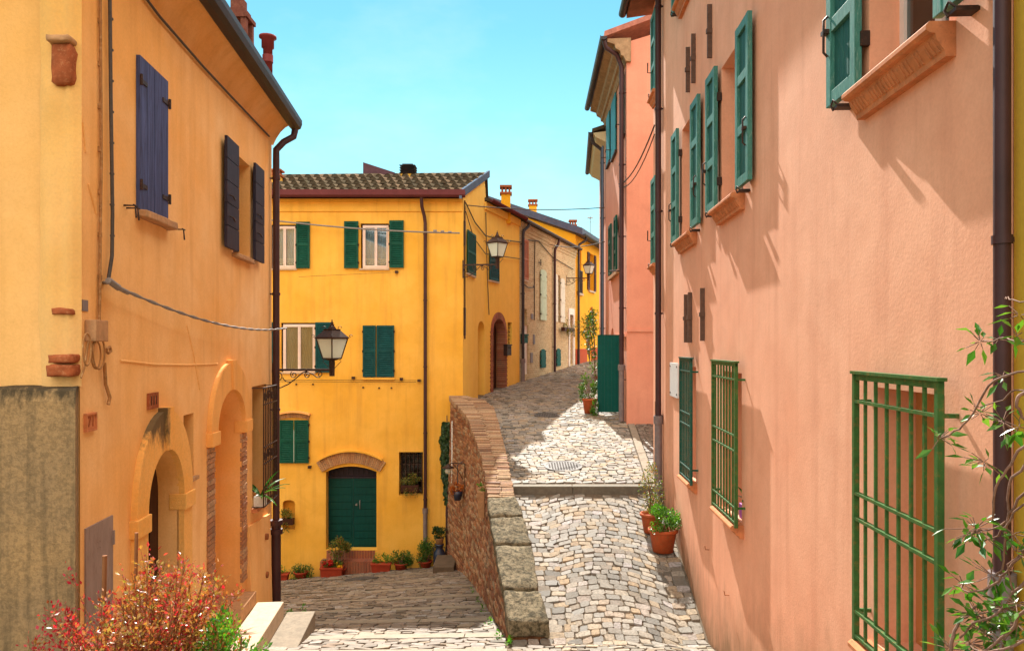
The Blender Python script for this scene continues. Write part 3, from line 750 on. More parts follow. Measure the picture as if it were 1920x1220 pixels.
def pipe_run(parent, W, s, z_top, z_bot, r=.045, off=.09, swan=None, mat='brown_metal', iron=None, name='downpipe'):
    b = MB(); pts = []
    if swan: pts = [W.pt(*q) for q in swan]
    pts += [W.pt(s, z_top, off), W.pt(s, z_bot if iron is None else iron, off)]
    b.tube(pts, r, 10)
    z = z_top-.3
    while z > z_bot+.3:
        b.tube([W.pt(s, z-.02, off), W.pt(s, z+.02, off)], r*1.22, 10); b.wbox(W, s-.012, s+.012, z-.012, z+.012, 0, off)
        z -= 1.9
    if iron is not None:
        b.tube([W.pt(s, iron+.05, off), W.pt(s, z_bot, off)], r*1.25, 10, 1); b.tube([W.pt(s, iron-.05, off), W.pt(s, iron+.10, off)], r*1.6, 10, 1)
    return part(b, name, [mat, 'grey_iron'], parent)
def gutter(parent, W, s0, s1, z, p, r=.075, mat='brown_metal', name='gutter'):
    prof = [(p+r*math.cos(math.pi*(1+k/10)), z+r*math.sin(math.pi*(1+k/10))) for k in range(11)]+[(p+r, z+.02), (p+r-.012, z+.02)]+[(p+(r-.012)*math.cos(math.pi*(2-k/10)), z+(r-.012)*math.sin(math.pi*(2-k/10))) for k in range(11)]+[(p-r, z+.02)]
    b = MB(); n = len(prof)
    a = [W.pt(s0, q[1], q[0]) for q in prof]; c = [W.pt(s1, q[1], q[0]) for q in prof]
    b.add(a+c, [(i, (i+1) % n, n+(i+1) % n, n+i) for i in range(n)], 0, True)
    for e in (s0, s1):
        P = [W.pt(e, q[1], q[0]) for q in prof[:11]]; b.add(P, [tuple(range(11))])
    return part(b, name, mat, parent)
def poly_face(mb, pts, mi=0): mb.add(pts, [tuple(range(len(pts)))], mi)
def catenary(a, c, sag, n=16):
    a, c = Vector(a), Vector(c)
    return [a.lerp(c, k/n)-Vector((0, 0, sag*4*(k/n)*(1-k/n))) for k in range(n+1)]

# ------------------------------------------------------------------ LEFT ORANGE HOUSE
H = thing('orange_house', 'tall orange stucco house on the left with arched doorways and a dark blue shuttered window', 'house', (-6, 9, -4))
b = MB()
w1 = LW.rect(255, 309, 128, 404)
w2 = LW.rect(437, 468, 297, 480)
a1 = (7.11, 8.08, -3.6, -1.60, .545); a2 = (9.30, 10.57, -3.75, -1.058, .475)
nic = LW.rect(344, 363, 776, 896); gw = LW.rect(473, 499, 722, 942)
ops = [(rect_poly(*w2), .22), (arch_poly(*a1), .22), (arch_poly(*a2), .62), (rect_poly(*nic), .24), (rect_poly(*gw), .24), (rect_poly(*w1), .04)]
panel(b, LW, [(5.895, -5.2), (12.40, -6.8), (12.40, 3.5), (5.895, 3.5)], ops)
xe, xf = LW.pt(5.895, 0).x, LW.pt(12.40, 0).x
poly_face(b, [(xf, 12.40, -7), (-11, 12.40, -7), (-11, 12.40, 6.3), (-8, 12.40, 5.2), (xf, 12.40, 3.5)])
poly_face(b, [(-11, 12.4, -7), (-11, 5.895, -7), (-11, 5.895, 6.3), (-11, 12.4, 6.3)])
b.wbox(LW, w2[0]-.1, w2[1]+.1, w2[2]-.1, w2[3]+.1, -.30, -.22, 1)
b.wprism(LW, arch_poly(a2[0]-.05, a2[1]+.05, a2[2], a2[3], a2[4]+.05), -.72, -.62, 0)
b.wbox(LW, nic[0]-.05, nic[1]+.05, nic[2]-.05, nic[3]+.05, -.30, -.24, 1)
b.wbox(LW, gw[0]-.05, gw[1]+.05, gw[2]-.05, gw[3]+.05, -.30, -.24, 1)
b.wbox(LW, w1[0]-.05, w1[1]+.05, w1[2]-.05, w1[3]+.05, -.10, -.04, 1)
part(b, 'wall', ['orange', 'black'], H)
b = MB()                                                  # end wall towards us, yellower, its corner worn round
poly_face(b, [(-11, 5.895, -6), (xe-.004, 5.895, -6), (xe-.004, 5.895, 3.6), (-11, 5.895, 6.3)])
part(b, 'end_wall', 'orange_end', H)
b = MB(); P = []
zz = [-0.32+.1*k for k in range(40)]
for z in zz:
    ring = []
    bul = .022*math.sin(z*2.6)+.03*math.exp(-((z-1.95)/.16)**2)+mnoise.noise(Vector((0, 0, z*1.7)))*.03
    for k in range(9):
        t = k/8; x = xe-.30+.315*t; pro = (.055+bul)*math.sin(math.pi*min(1, t*1.25+.06))**.6 if t < .75 else (.055+bul)*(1-t)/.25*.9
        ring.append((x-.0+.02*mnoise.noise(Vector((x*3, 1, z*2)))*(1 if k == 0 else 0), 5.894-max(.002, pro), z))
    P.append(ring)
b.add([v for r_ in P for v in r_], [(i*9+k, i*9+k+1, (i+1)*9+k+1, (i+1)*9+k) for i in range(len(P)-1) for k in range(8)], 0, True)
part(b, 'corner_pilaster', 'pilaster', H)
def rough_block(mb, c8, n=6, amp=.02, fr=4., mi=0, rnd=.0):
    bm = bmesh.new(); bmesh.ops.create_cube(bm, size=1); bmesh.ops.subdivide_edges(bm, edges=bm.edges[:], cuts=n, use_grid_fill=True)
    vs = []
    for v in bm.verts:
        u, w, t = v.co.x+.5, v.co.y+.5, v.co.z+.5
        q = Vector((0, 0, 0))
        for i in (0, 1):
            for j in (0, 1):
                for k in (0, 1):
                    q += Vector(c8[k*4+(0, 1, 3, 2)[i+2*j]])*((u if i else 1-u)*(w if j else 1-w)*(t if k else 1-t))
        nv = Vector((mnoise.noise(q*fr), mnoise.noise(q*fr+Vector((9, 3, 1))), mnoise.noise(q*fr+Vector((1, 7, 5)))))
        nv += .5*Vector((mnoise.noise(q*fr*3), mnoise.noise(q*fr*3+Vector((9, 3, 1))), mnoise.noise(q*fr*3+Vector((1, 7, 5)))))
        ed = sum(1 for e in (u, w, t) if e < .001 or e > .999)
        cen = Vector((0, 0, 0))
        for p_ in c8: cen += Vector(p_)/8
        q2 = q+nv*amp
        if ed >= 2: q2 = q2.lerp(cen, rnd)
        vs.append(q2)
    bm.verts.index_update()
    mb.add(vs, [[v.index for v in f.verts] for f in bm.faces], mi, True); bm.free()
def ebox(W, s0, s1, z0, z1, p0, p1):
    P = W.pt
    return [P(s0, z0, p0), P(s1, z0, p0), P(s1, z0, p1), P(s0, z0, p1), P(s0, z1, p0), P(s1, z1, p0), P(s1, z1, p1), P(s0, z1, p1)]
b = MB()
for (x0, x1, y0, y1, pr_) in ((93, 132, 78, 158, .10), (92, 130, 577, 590, .085), (90, 137, 664, 681, .12), (87, 138, 683, 706, .13)):
    q = LE.rect(x0, x1, y0, y1, .1); rough_block(b, ebox(LE, q[0], q[1], q[2], q[3], -.02, pr_), 4, .012, 9, 0, .1)
part(b, 'exposed_brick', 'brickred', H)
b = MB(); q = LE.rect(86, 130, 66, 78, .12); rough_block(b, ebox(LE, q[0], q[1], q[2], q[3], -.02, .14), 3, .012, 9, 0, .1)
part(b, 'brick_cap', 'tan_stone', H)
# roof, cove and gutter
b = MB()
for o_ in (0,):
    prof = [(0, 3.36), (.05, 3.47), (.12, 3.58), (.20, 3.66), (.27, 3.70), (.27, 3.76), (-.3, 3.76), (-.3, 3.36)]
    b.extrude_profile(LW, prof, 5.5, 12.52)
part(b, 'cornice', 'orange', H)
b = MB()
A, B_ = LW.pt(5.3, 3.78, .34), LW.pt(12.56, 3.78, .34); C_, D_ = LW.pt(12.56, 6.6, -7.2), LW.pt(5.3, 6.6, -7.2)
up = Vector((0, 0, .10)); b.hexa([A, B_, C_, D_, A+up, B_+up, C_+up, D_+up])
roof = part(b, 'roof', 'tile_dark', H)
b = MB(); b.extrude_profile(LW, [(.24, 3.70), (.29, 3.645), (.37, 3.64), (.43, 3.67), (.455, 3.74), (.455, 3.81), (.435, 3.81), (.42, 3.75), (.26, 3.78)], 5.3, 12.62)
part(b, 'gutter', 'dark_metal', H)
b = MB(); q = Vector((-4.50, 12.3, 3.9)); b.box(q.x-.17, q.x+.17, q.y-.17, q.y+.17, 3.7, 5.0)
for sx in (-1, 1):
    for sy in (-1, 1): b.box(q.x+sx*.14-.045, q.x+sx*.14+.045, q.y+sy*.14-.045, q.y+sy*.14+.045, 5.0, 5.33)
b.box(q.x-.21, q.x+.21, q.y-.21, q.y+.21, 5.33, 5.40); b.box(q.x-.15, q.x+.15, q.y-.15, q.y+.15, 5.40, 5.50); b.box(q.x-.10, q.x+.10, q.y-.10, q.y+.10, 5.50, 5.68)
b.box(q.x-.19, q.x+.19, q.y-.19, q.y+.19, 4.98, 5.03)
subpart(b, 'chimney', painted('dark chimney brick', (.17, .055, .035), .9, .4, (.3, .14, .08), .4, 10), roof, H)  # dark brown-red brick, darker than the other brickwork
b = MB(); b.lathe([(0, 3.7), (.075, 3.7), (.075, 4.85), (.10, 4.86), (.10, 5.0), (.14, 5.02), (.14, 5.05), (0, 5.05)], (-3.99, 12.2, 0), 14)
b.lathe([(.085, 4.62), (.085, 4.74)], (-3.99, 12.2, 0), 14)
subpart(b, 'flue_pipe', painted('red flue paint', (.20, .03, .025), .4, .3), roof, H)
pipe_run(H, LW, 12.28, 3.05, -5.0, .055, .10, [(12.50, 3.62, .36), (12.48, 3.50, .34), (12.38, 3.38, .2), (12.28, 3.22, .10)], 'brown_metal')
b = MB(); b.tube([LW.pt(12.28, -2.9, .10), LW.pt(12.28, -4.7, .10)], .075, 10)
for z in (-2.9, -3.05): b.tube([LW.pt(12.28, z-.04, .10), LW.pt(12.28, z+.04, .10)], .105, 10)
part(b, 'drain_pipe', 'brown_metal', H)
# window with closed blue leaves
mid = (w1[0]+w1[1])/2
for (a, c) in ((w1[0], mid-.004), (mid+.004, w1[1])):
    b = MB(); n = 2
    for k in range(n):
        b.wbox(LW, a+(c-a)*k/n+.002, a+(c-a)*(k+1)/n-.002, w1[2], w1[3], .0, .035)
    o = part(b, 'shutter', 'blue_wood', H, 0, 'blue painted plank shutter, closed')
    b = MB()
    for f in (.16, .84):
        z = w1[2]+(w1[3]-w1[2])*f; e = (a, a+.16) if a == w1[0] else (c-.16, c)
        b.wbox(LW, e[0], e[1], z-.02, z+.02, .035, .045); b.tube([LW.pt(e[0] if a == w1[0] else e[1], z-.05, .05), LW.pt(e[0] if a == w1[0] else e[1], z+.05, .05)], .014, 6)
    subpart(b, 'hinge', 'iron', o, H)
b = MB(); q = ebox(LW, w1[0]-.03, w1[1]+.07, w1[2]-.07, w1[2]-.003, 0, .10); rough_block(b, q, 4, .012, 8)
part(b, 'window_sill', 'tan_stone', H)
# open window with dark leaves
b = MB(); b.wbox(LW, w2[0], w2[1], w2[2], w2[3], -.21, -.17); part(b, 'window', 'dark_wood', H)
for (a, c) in ((9.58, 10.13), (11.02, 11.55)):
    b = MB(); n = 5
    for k in range(n):
        z0_, z1_ = w2[2]+.0+(w2[3]-w2[2]+.06)*k/n, w2[2]+(w2[3]-w2[2]+.06)*(k+1)/n
        b.wbox(LW, a, c, z0_+.005, z1_-.005, .05, .085)
    b.wbox(LW, a+.02, c-.02, w2[2]+.02, w2[3], .04, .06)
    o = part(b, 'shutter', 'dark_wood', H, 0, 'dark horizontal plank shutter folded open')
    b = MB()
    for f in (.3, .5):
        z = w2[2]+(w2[3]-w2[2])*f
        b.tube([LW.pt(a+.1, z, .085), LW.pt(a+.1, z-.02, .13), LW.pt(a+.16, z-.06, .14), LW.pt(a+.24, z-.03, .12), LW.pt(a+.3, z, .09)], .01, 5)
    subpart(b, 'latch', 'iron', o, H)
b = MB(); rough_block(b, ebox(LW, w2[0]-.06, w2[1]+.06, w2[2]-.06, w2[2]-.002, -.18, .07), 4, .008, 8); part(b, 'window_sill', 'tan_stone', H)
# arches: raised surround bands with keystone and imposts
for (ar, wd, top, m_) in ((a1, .27, .40, 'lichen_trim'), (a2, .27, .36, 'cream_trim')):
    c, h = (ar[0]+ar[1])/2, (ar[1]-ar[0])/2; b = MB()
    band(b, LW, arc_pts(c, h, ar[3], ar[4]), arc_pts(c, h+wd, ar[3], ar[4]+top), -.02, .06)
    if ar is a1:
        for e in (-1, 1):
            s0_, s1_ = sorted((c+e*h, c+e*(h+wd))); b.wbox(LW, s0_, s1_, -3.7, ar[3], -.02, .055)
    o = part(b, 'arch_surround', m_, H)
    b = MB(); b.hexa([LW.pt(c-.055, ar[3]+ar[4]+.0, 0), LW.pt(c+.055, ar[3]+ar[4]+.0, 0), LW.pt(c+.055, ar[3]+ar[4], .09), LW.pt(c-.055, ar[3]+ar[4], .09), LW.pt(c-.10, ar[3]+ar[4]+top+.03, 0), LW.pt(c+.10, ar[3]+ar[4]+top+.03, 0), LW.pt(c+.10, ar[3]+ar[4]+top+.03, .09), LW.pt(c-.10, ar[3]+ar[4]+top+.03, .09)])
    subpart(b, 'keystone', m_, o, H)
    for e in (-1, 1):
        s0_, s1_ = sorted((c+e*(h-.015), c+e*(h+wd+.03))); b = MB(); b.wbox(LW, s0_, s1_, ar[3]-.17, ar[3]+.0, -.1, .085)
        subpart(b, 'impost', m_, o, H, .008)
b = MB(); b.wprism(LW, arch_poly(a1[0]-.03, a1[1]+.03, a1[2], a1[3], a1[4]+.02), -.27, -.215)
for k in range(1, 4): b.wbox(LW, a1[0]+(a1[1]-a1[0])*k/4-.006, a1[0]+(a1[1]-a1[0])*k/4+.006, a1[2], a1[3], -.215, -.205)
part(b, 'door', 'door_brown', H)
for (a, c) in ((9.02, 9.31), (10.56, 10.80)):               # brick jambs of the second arch
    b = MB(); z = -3.35; k = 0
    while z < -1.28:
        b.wbox(LW, a+R.uniform(0, .012), c-R.uniform(0, .008)*(a < 10), z, z+.056, -.02, .012+R.uniform(0, .012)); z += .066; k += 1
    part(b, 'brick_jamb', 'quoin', H)
b = MB()
for k in range(4): b.tube([LW.pt(nic[0]+.03, nic[2]+(nic[3]-nic[2])*(k+.5)/4, -.03), LW.pt(nic[1]-.03, nic[2]+(nic[3]-nic[2])*(k+.5)/4, -.13)], .008, 5)
b.tube([LW.pt((nic[0]+nic[1])/2, nic[2], -.08), LW.pt((nic[0]+nic[1])/2, nic[3], -.08)], .008, 5); part(b, 'niche_bars', 'iron', H)
b = MB(); b.wbox(LW, nic[0]-.05, nic[1]+.05, nic[2]-.04, nic[2]-.002, -.2, .05); part(b, 'window_sill', 'tan_stone', H)
# wrought iron grille on the last window
def scroll(mb, W, cs, cz, p, r0, turns=1.4, dr=1, r=.008, start=0.):
    pts = []
    for k in range(22):
        t = k/21; a = start+dr*turns*2*math.pi*t; rr = r0*(1-.78*t); pts.append(W.pt(cs+rr*math.cos(a), cz+rr*math.sin(a), p))
    mb.tube(pts, r, 5)
b = MB(); p_ = .17; g0, g1, gz0, gz1 = gw[0]-.02, gw[1]-.02, gw[2]+.02, gw[3]-.02
for k in range(9):
    s_ = g0+(g1-g0)*k/8; b.wbox(LW, s_-.008, s_+.008, gz0, gz1, p_-.008, p_+.008)
for f in (0, .36, .5, .86, 1):
    z = gz0+(gz1-gz0)*f; b.wbox(LW, g0-.01, g1+.01, z-.009, z+.009, p_-.0095, p_+.0095)
for e in (g0, g1):
    for z in (gz0, gz1): b.wbox(LW, e-.007, e+.007, z-.007, z+.007, -.02, p_-.0095)
for k in range(4):
    for f in (.43, .93):
        scroll(b, LW, g0+(g1-g0)*(k+.5)/4, gz0+(gz1-gz0)*f, p_, .09, 1.3, 1 if k % 2 else -1, .007)
part(b, 'window_grille', 'iron', H)
b = MB(); b.wbox(LW, gw[0]-.06, gw[1]+.03, gw[2]-.05, gw[2]-.002, -.2, .09); part(b, 'window_sill', 'terracotta', H)
b = MB(); q = LW.rect(158, 209, 978, 1085); b.wbox(LW, q[0], q[1], -2.9, q[3], -.01, .014)
for i in range(3):
    for j in range(2): b.tube([LW.pt(q[0]+(q[1]-q[0])*(.42+.08*j), q[3]-.16-.05*i, .013), LW.pt(q[0]+(q[1]-q[0])*(.42+.08*j), q[3]-.16-.05*i, .017)], .006, 6)
b.wbox(LW, q[1]-.02, q[1], q[3]-.25, q[3]-.13, .014, .03); part(b, 'meter_hatch', 'grey_door', H)
b = MB()                                                  # thickened foot of the wall by the pipe, with two iron vents
b.hexa([LW.pt(10.82, -5, -.01), LW.pt(12.1, -5, -.01), LW.pt(12.1, -5, .10), LW.pt(10.82, -5, .10), LW.pt(10.82, -2.62, -.01), LW.pt(12.1, -2.72, -.01), LW.pt(12.1, -2.72, .045), LW.pt(10.82, -2.62, .045)])
part(b, 'wall_foot', 'orange', H)
b = MB()
for z in (-3.0, -3.6): b.tube([LW.pt(11.75, z, .03), LW.pt(11.75, z, .095)], .05, 10)
part(b, 'vent', 'rust', H)
b = MB()
for (x_, y_) in ((232, 385), (237, 390), (326, 430)):
    s_, z_ = LW.px(x_, y_); b.tube([LW.pt(s_, z_, 0), LW.pt(s_, z_, .10), LW.pt(s_, z_-.11, .11)], .009, 5); b.tube([LW.pt(s_-.04, z_+.0, .1), LW.pt(s_+.04, z_, .1)], .008, 5)
part(b, 'shutter_hook', 'iron', H)
b = MB()                                                  # old scar lines of mortar and pipe on the wall
for pts in ([(148, 175), (155, 230), (160, 285)], [(164, 345), (150, 390)], [(165, 345), (180, 400)], [(225, 676), (290, 683), (350, 684), (407, 682)], [(350, 610), (362, 660), (374, 730)]):
    P = [LW.pt(*LW.px(x_, y_), .0) for x_, y_ in pts if LW.px(x_, y_)[0] > 5.9]
    if len(P) > 1: b.tube(P, .013, 5)
part(b, 'mortar_scar', 'orange', H)
b = MB(); q = LW.rect(152, 160, 562, 583); b.wbox(LW, max(q[0], 5.92), q[1]+.03, q[2], q[3], 0, .008); part(b, 'repair_patch', 'grey_iron', H)

# plaques on the orange wall
def text_part(txt, parent, W, s, z, p, size, mat):
    cu = bpy.data.curves.new('numerals', 'FONT'); cu.body = txt; cu.size = size; cu.align_x = 'CENTER'; cu.align_y = 'CENTER'; cu.extrude = .003
    t = bpy.data.objects.new('numerals', cu); COL.objects.link(t); dg = bpy.context.evaluated_depsgraph_get()
    me = bpy.data.meshes.new_from_object(t.evaluated_get(dg)); bpy.data.objects.remove(t)
    U = Vector((W.U[0], W.U[1], 0)).normalized(); Nn = Vector((W.N[0], W.N[1], 0)); Z = Vector((0, 0, 1))
    if U.cross(Z).dot(Nn) < 0: U = -U
    mx = Matrix((U, Z, Nn)).transposed().to_4x4(); mx.translation = W.pt(s, z, p)-ORG[parent.name]
    me.transform(mx); me.materials.clear(); me.materials.append(M[mat])
    o = bpy.data.objects.new('numerals', me); COL.objects.link(o); o.parent = parent; return o
q = LW.rect(155, 176, 774, 808); q = (5.95, q[1], q[2], q[3])
t = thing('number_plaque', 'terracotta number plaque by the corner of the grey mossy wall on the orange house', 'plaque', LW.pt((q[0]+q[1])/2, q[2], 0))
b = MB(); b.wbox(LW, q[0], q[1], q[2], q[3], 0, .018); part(b, 'plate', 'terracotta', t)
b = MB(); e = .014
for r_ in ((q[0], q[1], q[2], q[2]+e), (q[0], q[1], q[3]-e, q[3]), (q[0], q[0]+e, q[2]+e, q[3]-e), (q[1]-e, q[1], q[2]+e, q[3]-e)): b.wbox(LW, *r_, .018, .028)
part(b, 'rim', 'terracotta', t); text_part('71', t, LW, (q[0]+q[1])/2, (q[2]+q[3])/2, .019, .12, 'brickred')
q = LW.rect(275, 294, 736, 766)
t = thing('number_plaque', 'small brown plaque with three strokes above the first arched doorway', 'plaque', LW.pt((q[0]+q[1])/2, q[2], 0))
b = MB(); b.wbox(LW, q[0], q[1], q[2], q[3], 0, .02); part(b, 'plate', 'brickred', t); [text_part('1', t, LW, q[0]+(q[1]-q[0])*f, (q[2]+q[3])/2, .021, .13, 'door_brown') for f in (.25, .5, .75)]
# cables of the orange house
def cable(name, label, pts, r, mat, cat='cable', loc=None, n=6, extra=None):
    b = MB(); b.tube(pts, r, n)
    if extra: extra(b)
    return solo(b, name, mat, label, cat, loc or pts[0])
def wallpts(W, L, p=.03): return [W.pt(*W.px(x_, y_, p), p) for x_, y_ in L]
def clips(b):
    for y_ in range(-80, 500, 58): q_ = LW.px(208+.006*y_, y_, .035); b.tube([LW.pt(q_[0], q_[1]-.008, .035), LW.pt(q_[0], q_[1]+.008, .035)], .019, 6)
cable('cable', 'thick grey bundled cable running straight down the orange wall near its corner', wallpts(LW, [(205, -200), (206, 0), (208, 200), (211, 400), (210, 480), (203, 525)], .035), .015, 'cable', extra=clips)
def drip(b):
    for k in range(9):
        y_ = -120+80*k; q_ = LW.px(189, y_, .02); b.wbox(LW, q_[0]-.014, q_[0]+.014, q_[1]-.02, q_[1]+.02, 0, .026)
cable('cable', 'old ochre stained conduit running down beside the thick grey cable', wallpts(LW, [(188, -200), (188, 0), (189, 150), (190, 300), (188, 430), (187, 560), (186, 605)], .02), .012, 'oldcable', extra=drip)
cable('cable', 'thin grey cable following the eaves cove of the orange house', wallpts(LW, [(225, -66), (272, -5), (300, 32), (380, 124), (440, 188), (505, 256)], .03), .014, 'cable')
A = LW.pt(*LW.px(203, 530, .08), .08); B_ = LW.pt(12.32, LW.px(517, 612, .3)[1], .26)
def twist(b):
    P = catenary(A, B_, .16, 60)
    for k in range(2):
        pts = [p + Vector((0, math.cos(i*.9+k*math.pi), math.sin(i*.9+k*math.pi)))*.011 for i, p in enumerate(P)]
        b.tube(pts, .007, 5)
    b.tube([LW.pt(*LW.px(196, 530, .0), -.02), A], .016, 6); b.tube([A+Vector((0, 0, .02)), A+Vector((.0, .16, -.03))], .028, 7); b.tube([A+Vector((0, .16, -.03)), A+Vector((0, .32, -.06))], .02, 7)
    b.tube([LW.pt(12.3, B_.z, 0), B_], .012, 6)
cable('cable', 'twisted steel cable slung along the orange wall from its bracket to the far downpipe', catenary(A, B_, .16), .009, 'steel', extra=twist)
t = thing('junction_box', 'weathered cable box with looped wires on the orange wall under the cables', 'junction box', LW.pt(*LW.px(180, 650), 0))
q = LW.rect(168, 192, 600, 640, .04); b = MB(); b.wbox(LW, q[0], q[1], q[2], q[3], 0, .09); part(b, 'box', 'tan_stone', t, .008)
b = MB()
for k, (cx_, cy_, rx, ry) in enumerate(((180, 665, 9, 26), (183, 662, 11, 30), (158, 655, 8, 30))):
    P = [LW.pt(*LW.px(cx_+rx*math.cos(a), cy_+ry*math.sin(a), .05), .05+.01*k) for a in [2*math.pi*j/20 for j in range(21)] if True]
    b.tube(P, .007, 5)
b.tube(wallpts(LW, [(166, 640), (158, 690), (152, 708)], .04), .008, 5); b.tube(wallpts(LW, [(196, 680), (198, 720), (206, 745), (203, 758)], .03), .014, 6)
b.tube(wallpts(LW, [(200, 655), (206, 650), (208, 658), (203, 662), (199, 658)], .03), .012, 6)
part(b, 'wire_loop', 'oldcable', t)

# grey weathered garden wall at the lower left
G = thing('garden_wall', 'weathered grey brown wall with black mossy top at the lower left corner', 'wall', (-5, 5.6, -3.5))
b = MB(); n = 40; top = []
for k in range(n+1):
    x = -9+(-3.345+9)*k/n; top.append((x, -.325+.018*mnoise.noise(Vector((x*3, 0, 0)))+.006*mnoise.noise(Vector((x*14, 0, 0)))))
vs = []; 
for x, z in top: e_ = (.075 if x > -3.4 else 0); vs += [(x, 5.72, -4), (x, 5.72, z-.10), (x-.005, 5.735, z-.02), (x-.015, 5.76, z), (x-e_, 5.893, z+.01), (x-e_, 5.893, -4)]
b.add(vs, [(i*6+k, i*6+(k+1) % 6, (i+1)*6+(k+1) % 6, (i+1)*6+k) for i in range(n) for k in range(6)]); b.add(vs[-6:], [(0, 1, 2, 3, 4, 5)])
part(b, 'wall', 'greywall', G)
# door steps of the orange house
t = thing('stone_steps', 'cream stone entrance steps at the foot of the second arch', 'steps', LW.pt(9.9, -4.2, .3))
b = MB(); b.wbox(LW, 9.12, 10.75, -4.3, -3.53, -.5, .16); part(b, 'step', 'tan_stone', t, .01)
b = MB(); b.wbox(LW, 8.6, 10.78, -4.35, -3.70, .165, .54); part(b, 'step', 'cream_stone', t, .012, 'pale sunlit upper step')
b = MB(); b.wbox(LW, 8.4, 11.0, -4.6, -3.93, .545, .95); part(b, 'step', 'grey_stone', t, .012, 'grey lower step')

# ------------------------------------------------------------------ LONG PINK HOUSE
H = thing('pink_house', 'long salmon pink house filling the right side, with green shutters and barred ground floor windows', 'house', (5, 9, -4))
up_w = [(8.30, 9.30, 1.70, 3.45), (10.87, 11.97, 1.67, 3.45), (4.08, 5.08, 1.75, 3.45)]
lo_w = [(8.36, 9.24, -1.98, -.31), (10.88, 11.52, -1.98, -.31), (4.125, 5.0, -1.98, -.275)]
th_w = [(10.95, 11.95, 5.45, 6.75), (8.3, 9.3, 5.45, 6.75)]
end_w = [(14.45, 14.98, 1.6, 3.3), (14.45, 14.98, 4.95, 6.55)]
b = MB()
panel(b, RW, [(3.56, -4.6), (15.12, -4.6), (15.12, 6.75+.2), (3.56, 6.95)], [(rect_poly(*w), .30) for w in up_w+lo_w+th_w]+[(rect_poly(*w), .1) for w in end_w])
for w in up_w+lo_w+th_w: b.wbox(RW, w[0]-.08, w[1]+.08, w[2]-.08, w[3]+.08, -.40, -.34, 1)
E = RW.pt(15.12, 0); F0 = RW.pt(3.56, 0)
poly_face(b, [(E.x, E.y, -5), (9, E.y, -5), (9, E.y, 9.3), (E.x, E.y, 6.95)]); poly_face(b, [(F0.x, F0.y, -5), (9, F0.y, -5), (9, F0.y, 9.3), (F0.x, F0.y, 6.95)])
poly_face(b, [(9, F0.y, -5), (9, E.y, -5), (9, E.y, 9.3), (9, F0.y, 9.3)])
part(b, 'wall', ['pink', 'black'], H)
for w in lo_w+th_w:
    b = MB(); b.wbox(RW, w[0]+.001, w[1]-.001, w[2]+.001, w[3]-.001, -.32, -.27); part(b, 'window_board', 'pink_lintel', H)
for w in up_w[:2]+up_w[2:]:
    b = MB(); f = .06; p_ = -.20
    for a, c in ((w[0], w[0]+f), (w[1]-f, w[1]), ((w[0]+w[1])/2-.04, (w[0]+w[1])/2+.04)): b.wbox(RW, a, c, w[2], w[3], p_-.05, p_)
    b.wbox(RW, w[0]+f, w[1]-f, w[3]-f, w[3], p_-.049, p_-.002); b.wbox(RW, w[0]+f, w[1]-f, w[2], w[2]+f, p_-.049, p_-.002)
    o = part(b, 'window', 'white_frame', H); b = MB(); b.wbox(RW, w[0]+.02, w[1]-.02, w[2]+.02, w[3]-.02, p_-.03, p_-.022); subpart(b, 'pane', 'glass', o, H)
    b = MB(); n = 30; vs = []
    for k in range(n+1):
        s_ = w[0]+(w[1]-w[0])*k/n; q_ = p_-.075+.012*math.sin(k*1.7); vs += [RW.pt(s_, w[2], q_), RW.pt(s_, w[3], q_)]
    b.add(vs, [(2*k, 2*k+2, 2*k+3, 2*k+1) for k in range(n)], 0, True); subpart(b, 'curtain', painted('mauve blind', (.20, .13, .15), .8, .2), o, H)
def hook(b, W, s, z, p):
    b.tube([W.pt(s, z, 0), W.pt(s, z, p), W.pt(s+.03, z+.04, p+.02), W.pt(s+.07, z+.01, p+.02), W.pt(s+.05, z-.03, p+.01)], .008, 5)
    b.wbox(W, s-.02, s+.06, z-.025, z-.005, 0, p+.01)
def sh_pair(w, leaf, zt=None, third=False):
    for side in (0, 1):
        a, c = (w[1]+.01, w[1]+.01+leaf) if side else (w[0]-.01-leaf, w[0]-.01)
        o = part(framed(RW, a, c, w[2]+.03, w[3]+.04, .045, .05), 'shutter', ['green_pink', 'green_panel'], H, .004)
        b = MB(); hook(b, RW, (a+c)/2, w[2]-.02, .11)
        for f in (.2, .8): b.wbox(RW, (c if side == 0 else a)-.02, (c if side == 0 else a)+.02, w[2]+(w[3]-w[2])*f-.05, w[2]+(w[3]-w[2])*f+.05, 0, .06)
        s_ = (a+.06) if side else (c-.06); z_ = w[2]+.55
        s_ = c-.05 if side else a+.06
        b.tube([RW.pt(s_, z_-.15, .10), RW.pt(s_, z_-.12, .13), RW.pt(s_, z_+.12, .13), RW.pt(s_, z_+.15, .10)], .010, 5); b.wbox(RW, s_-.02, s_+.05, z_+.02, z_+.05, .095, .135)
        subpart(b, 'shutter_latch', 'iron', o, H)
    part(sill_profile(RW, w[0]-.07, w[1]+.07, w[2]-.005, .16, .19), 'window_sill', 'terracotta', H)
for w in up_w: sh_pair(w, .52)
for w in th_w: sh_pair(w, .50)
for w in end_w:
    o = part(framed(RW, w[0]-.02, w[1]+.02, w[2], w[3], .03, .05), 'shutter', ['green_pink', 'green_panel'], H, .004)
    b = MB(); hook(b, RW, (w[0]+w[1])/2, w[2]-.02, .13); b.tube([RW.pt(w[1]-.05, w[2]+.5, .08), RW.pt(w[1]-.05, w[2]+.5, .14), RW.pt(w[1]-.05, w[2]+.7, .14)], .012, 5); subpart(b, 'shutter_latch', 'iron', o, H)
    part(sill_profile(RW, w[0]-.1, w[1]+.1, w[2]-.005, .14, .17), 'window_sill', 'terracotta', H)
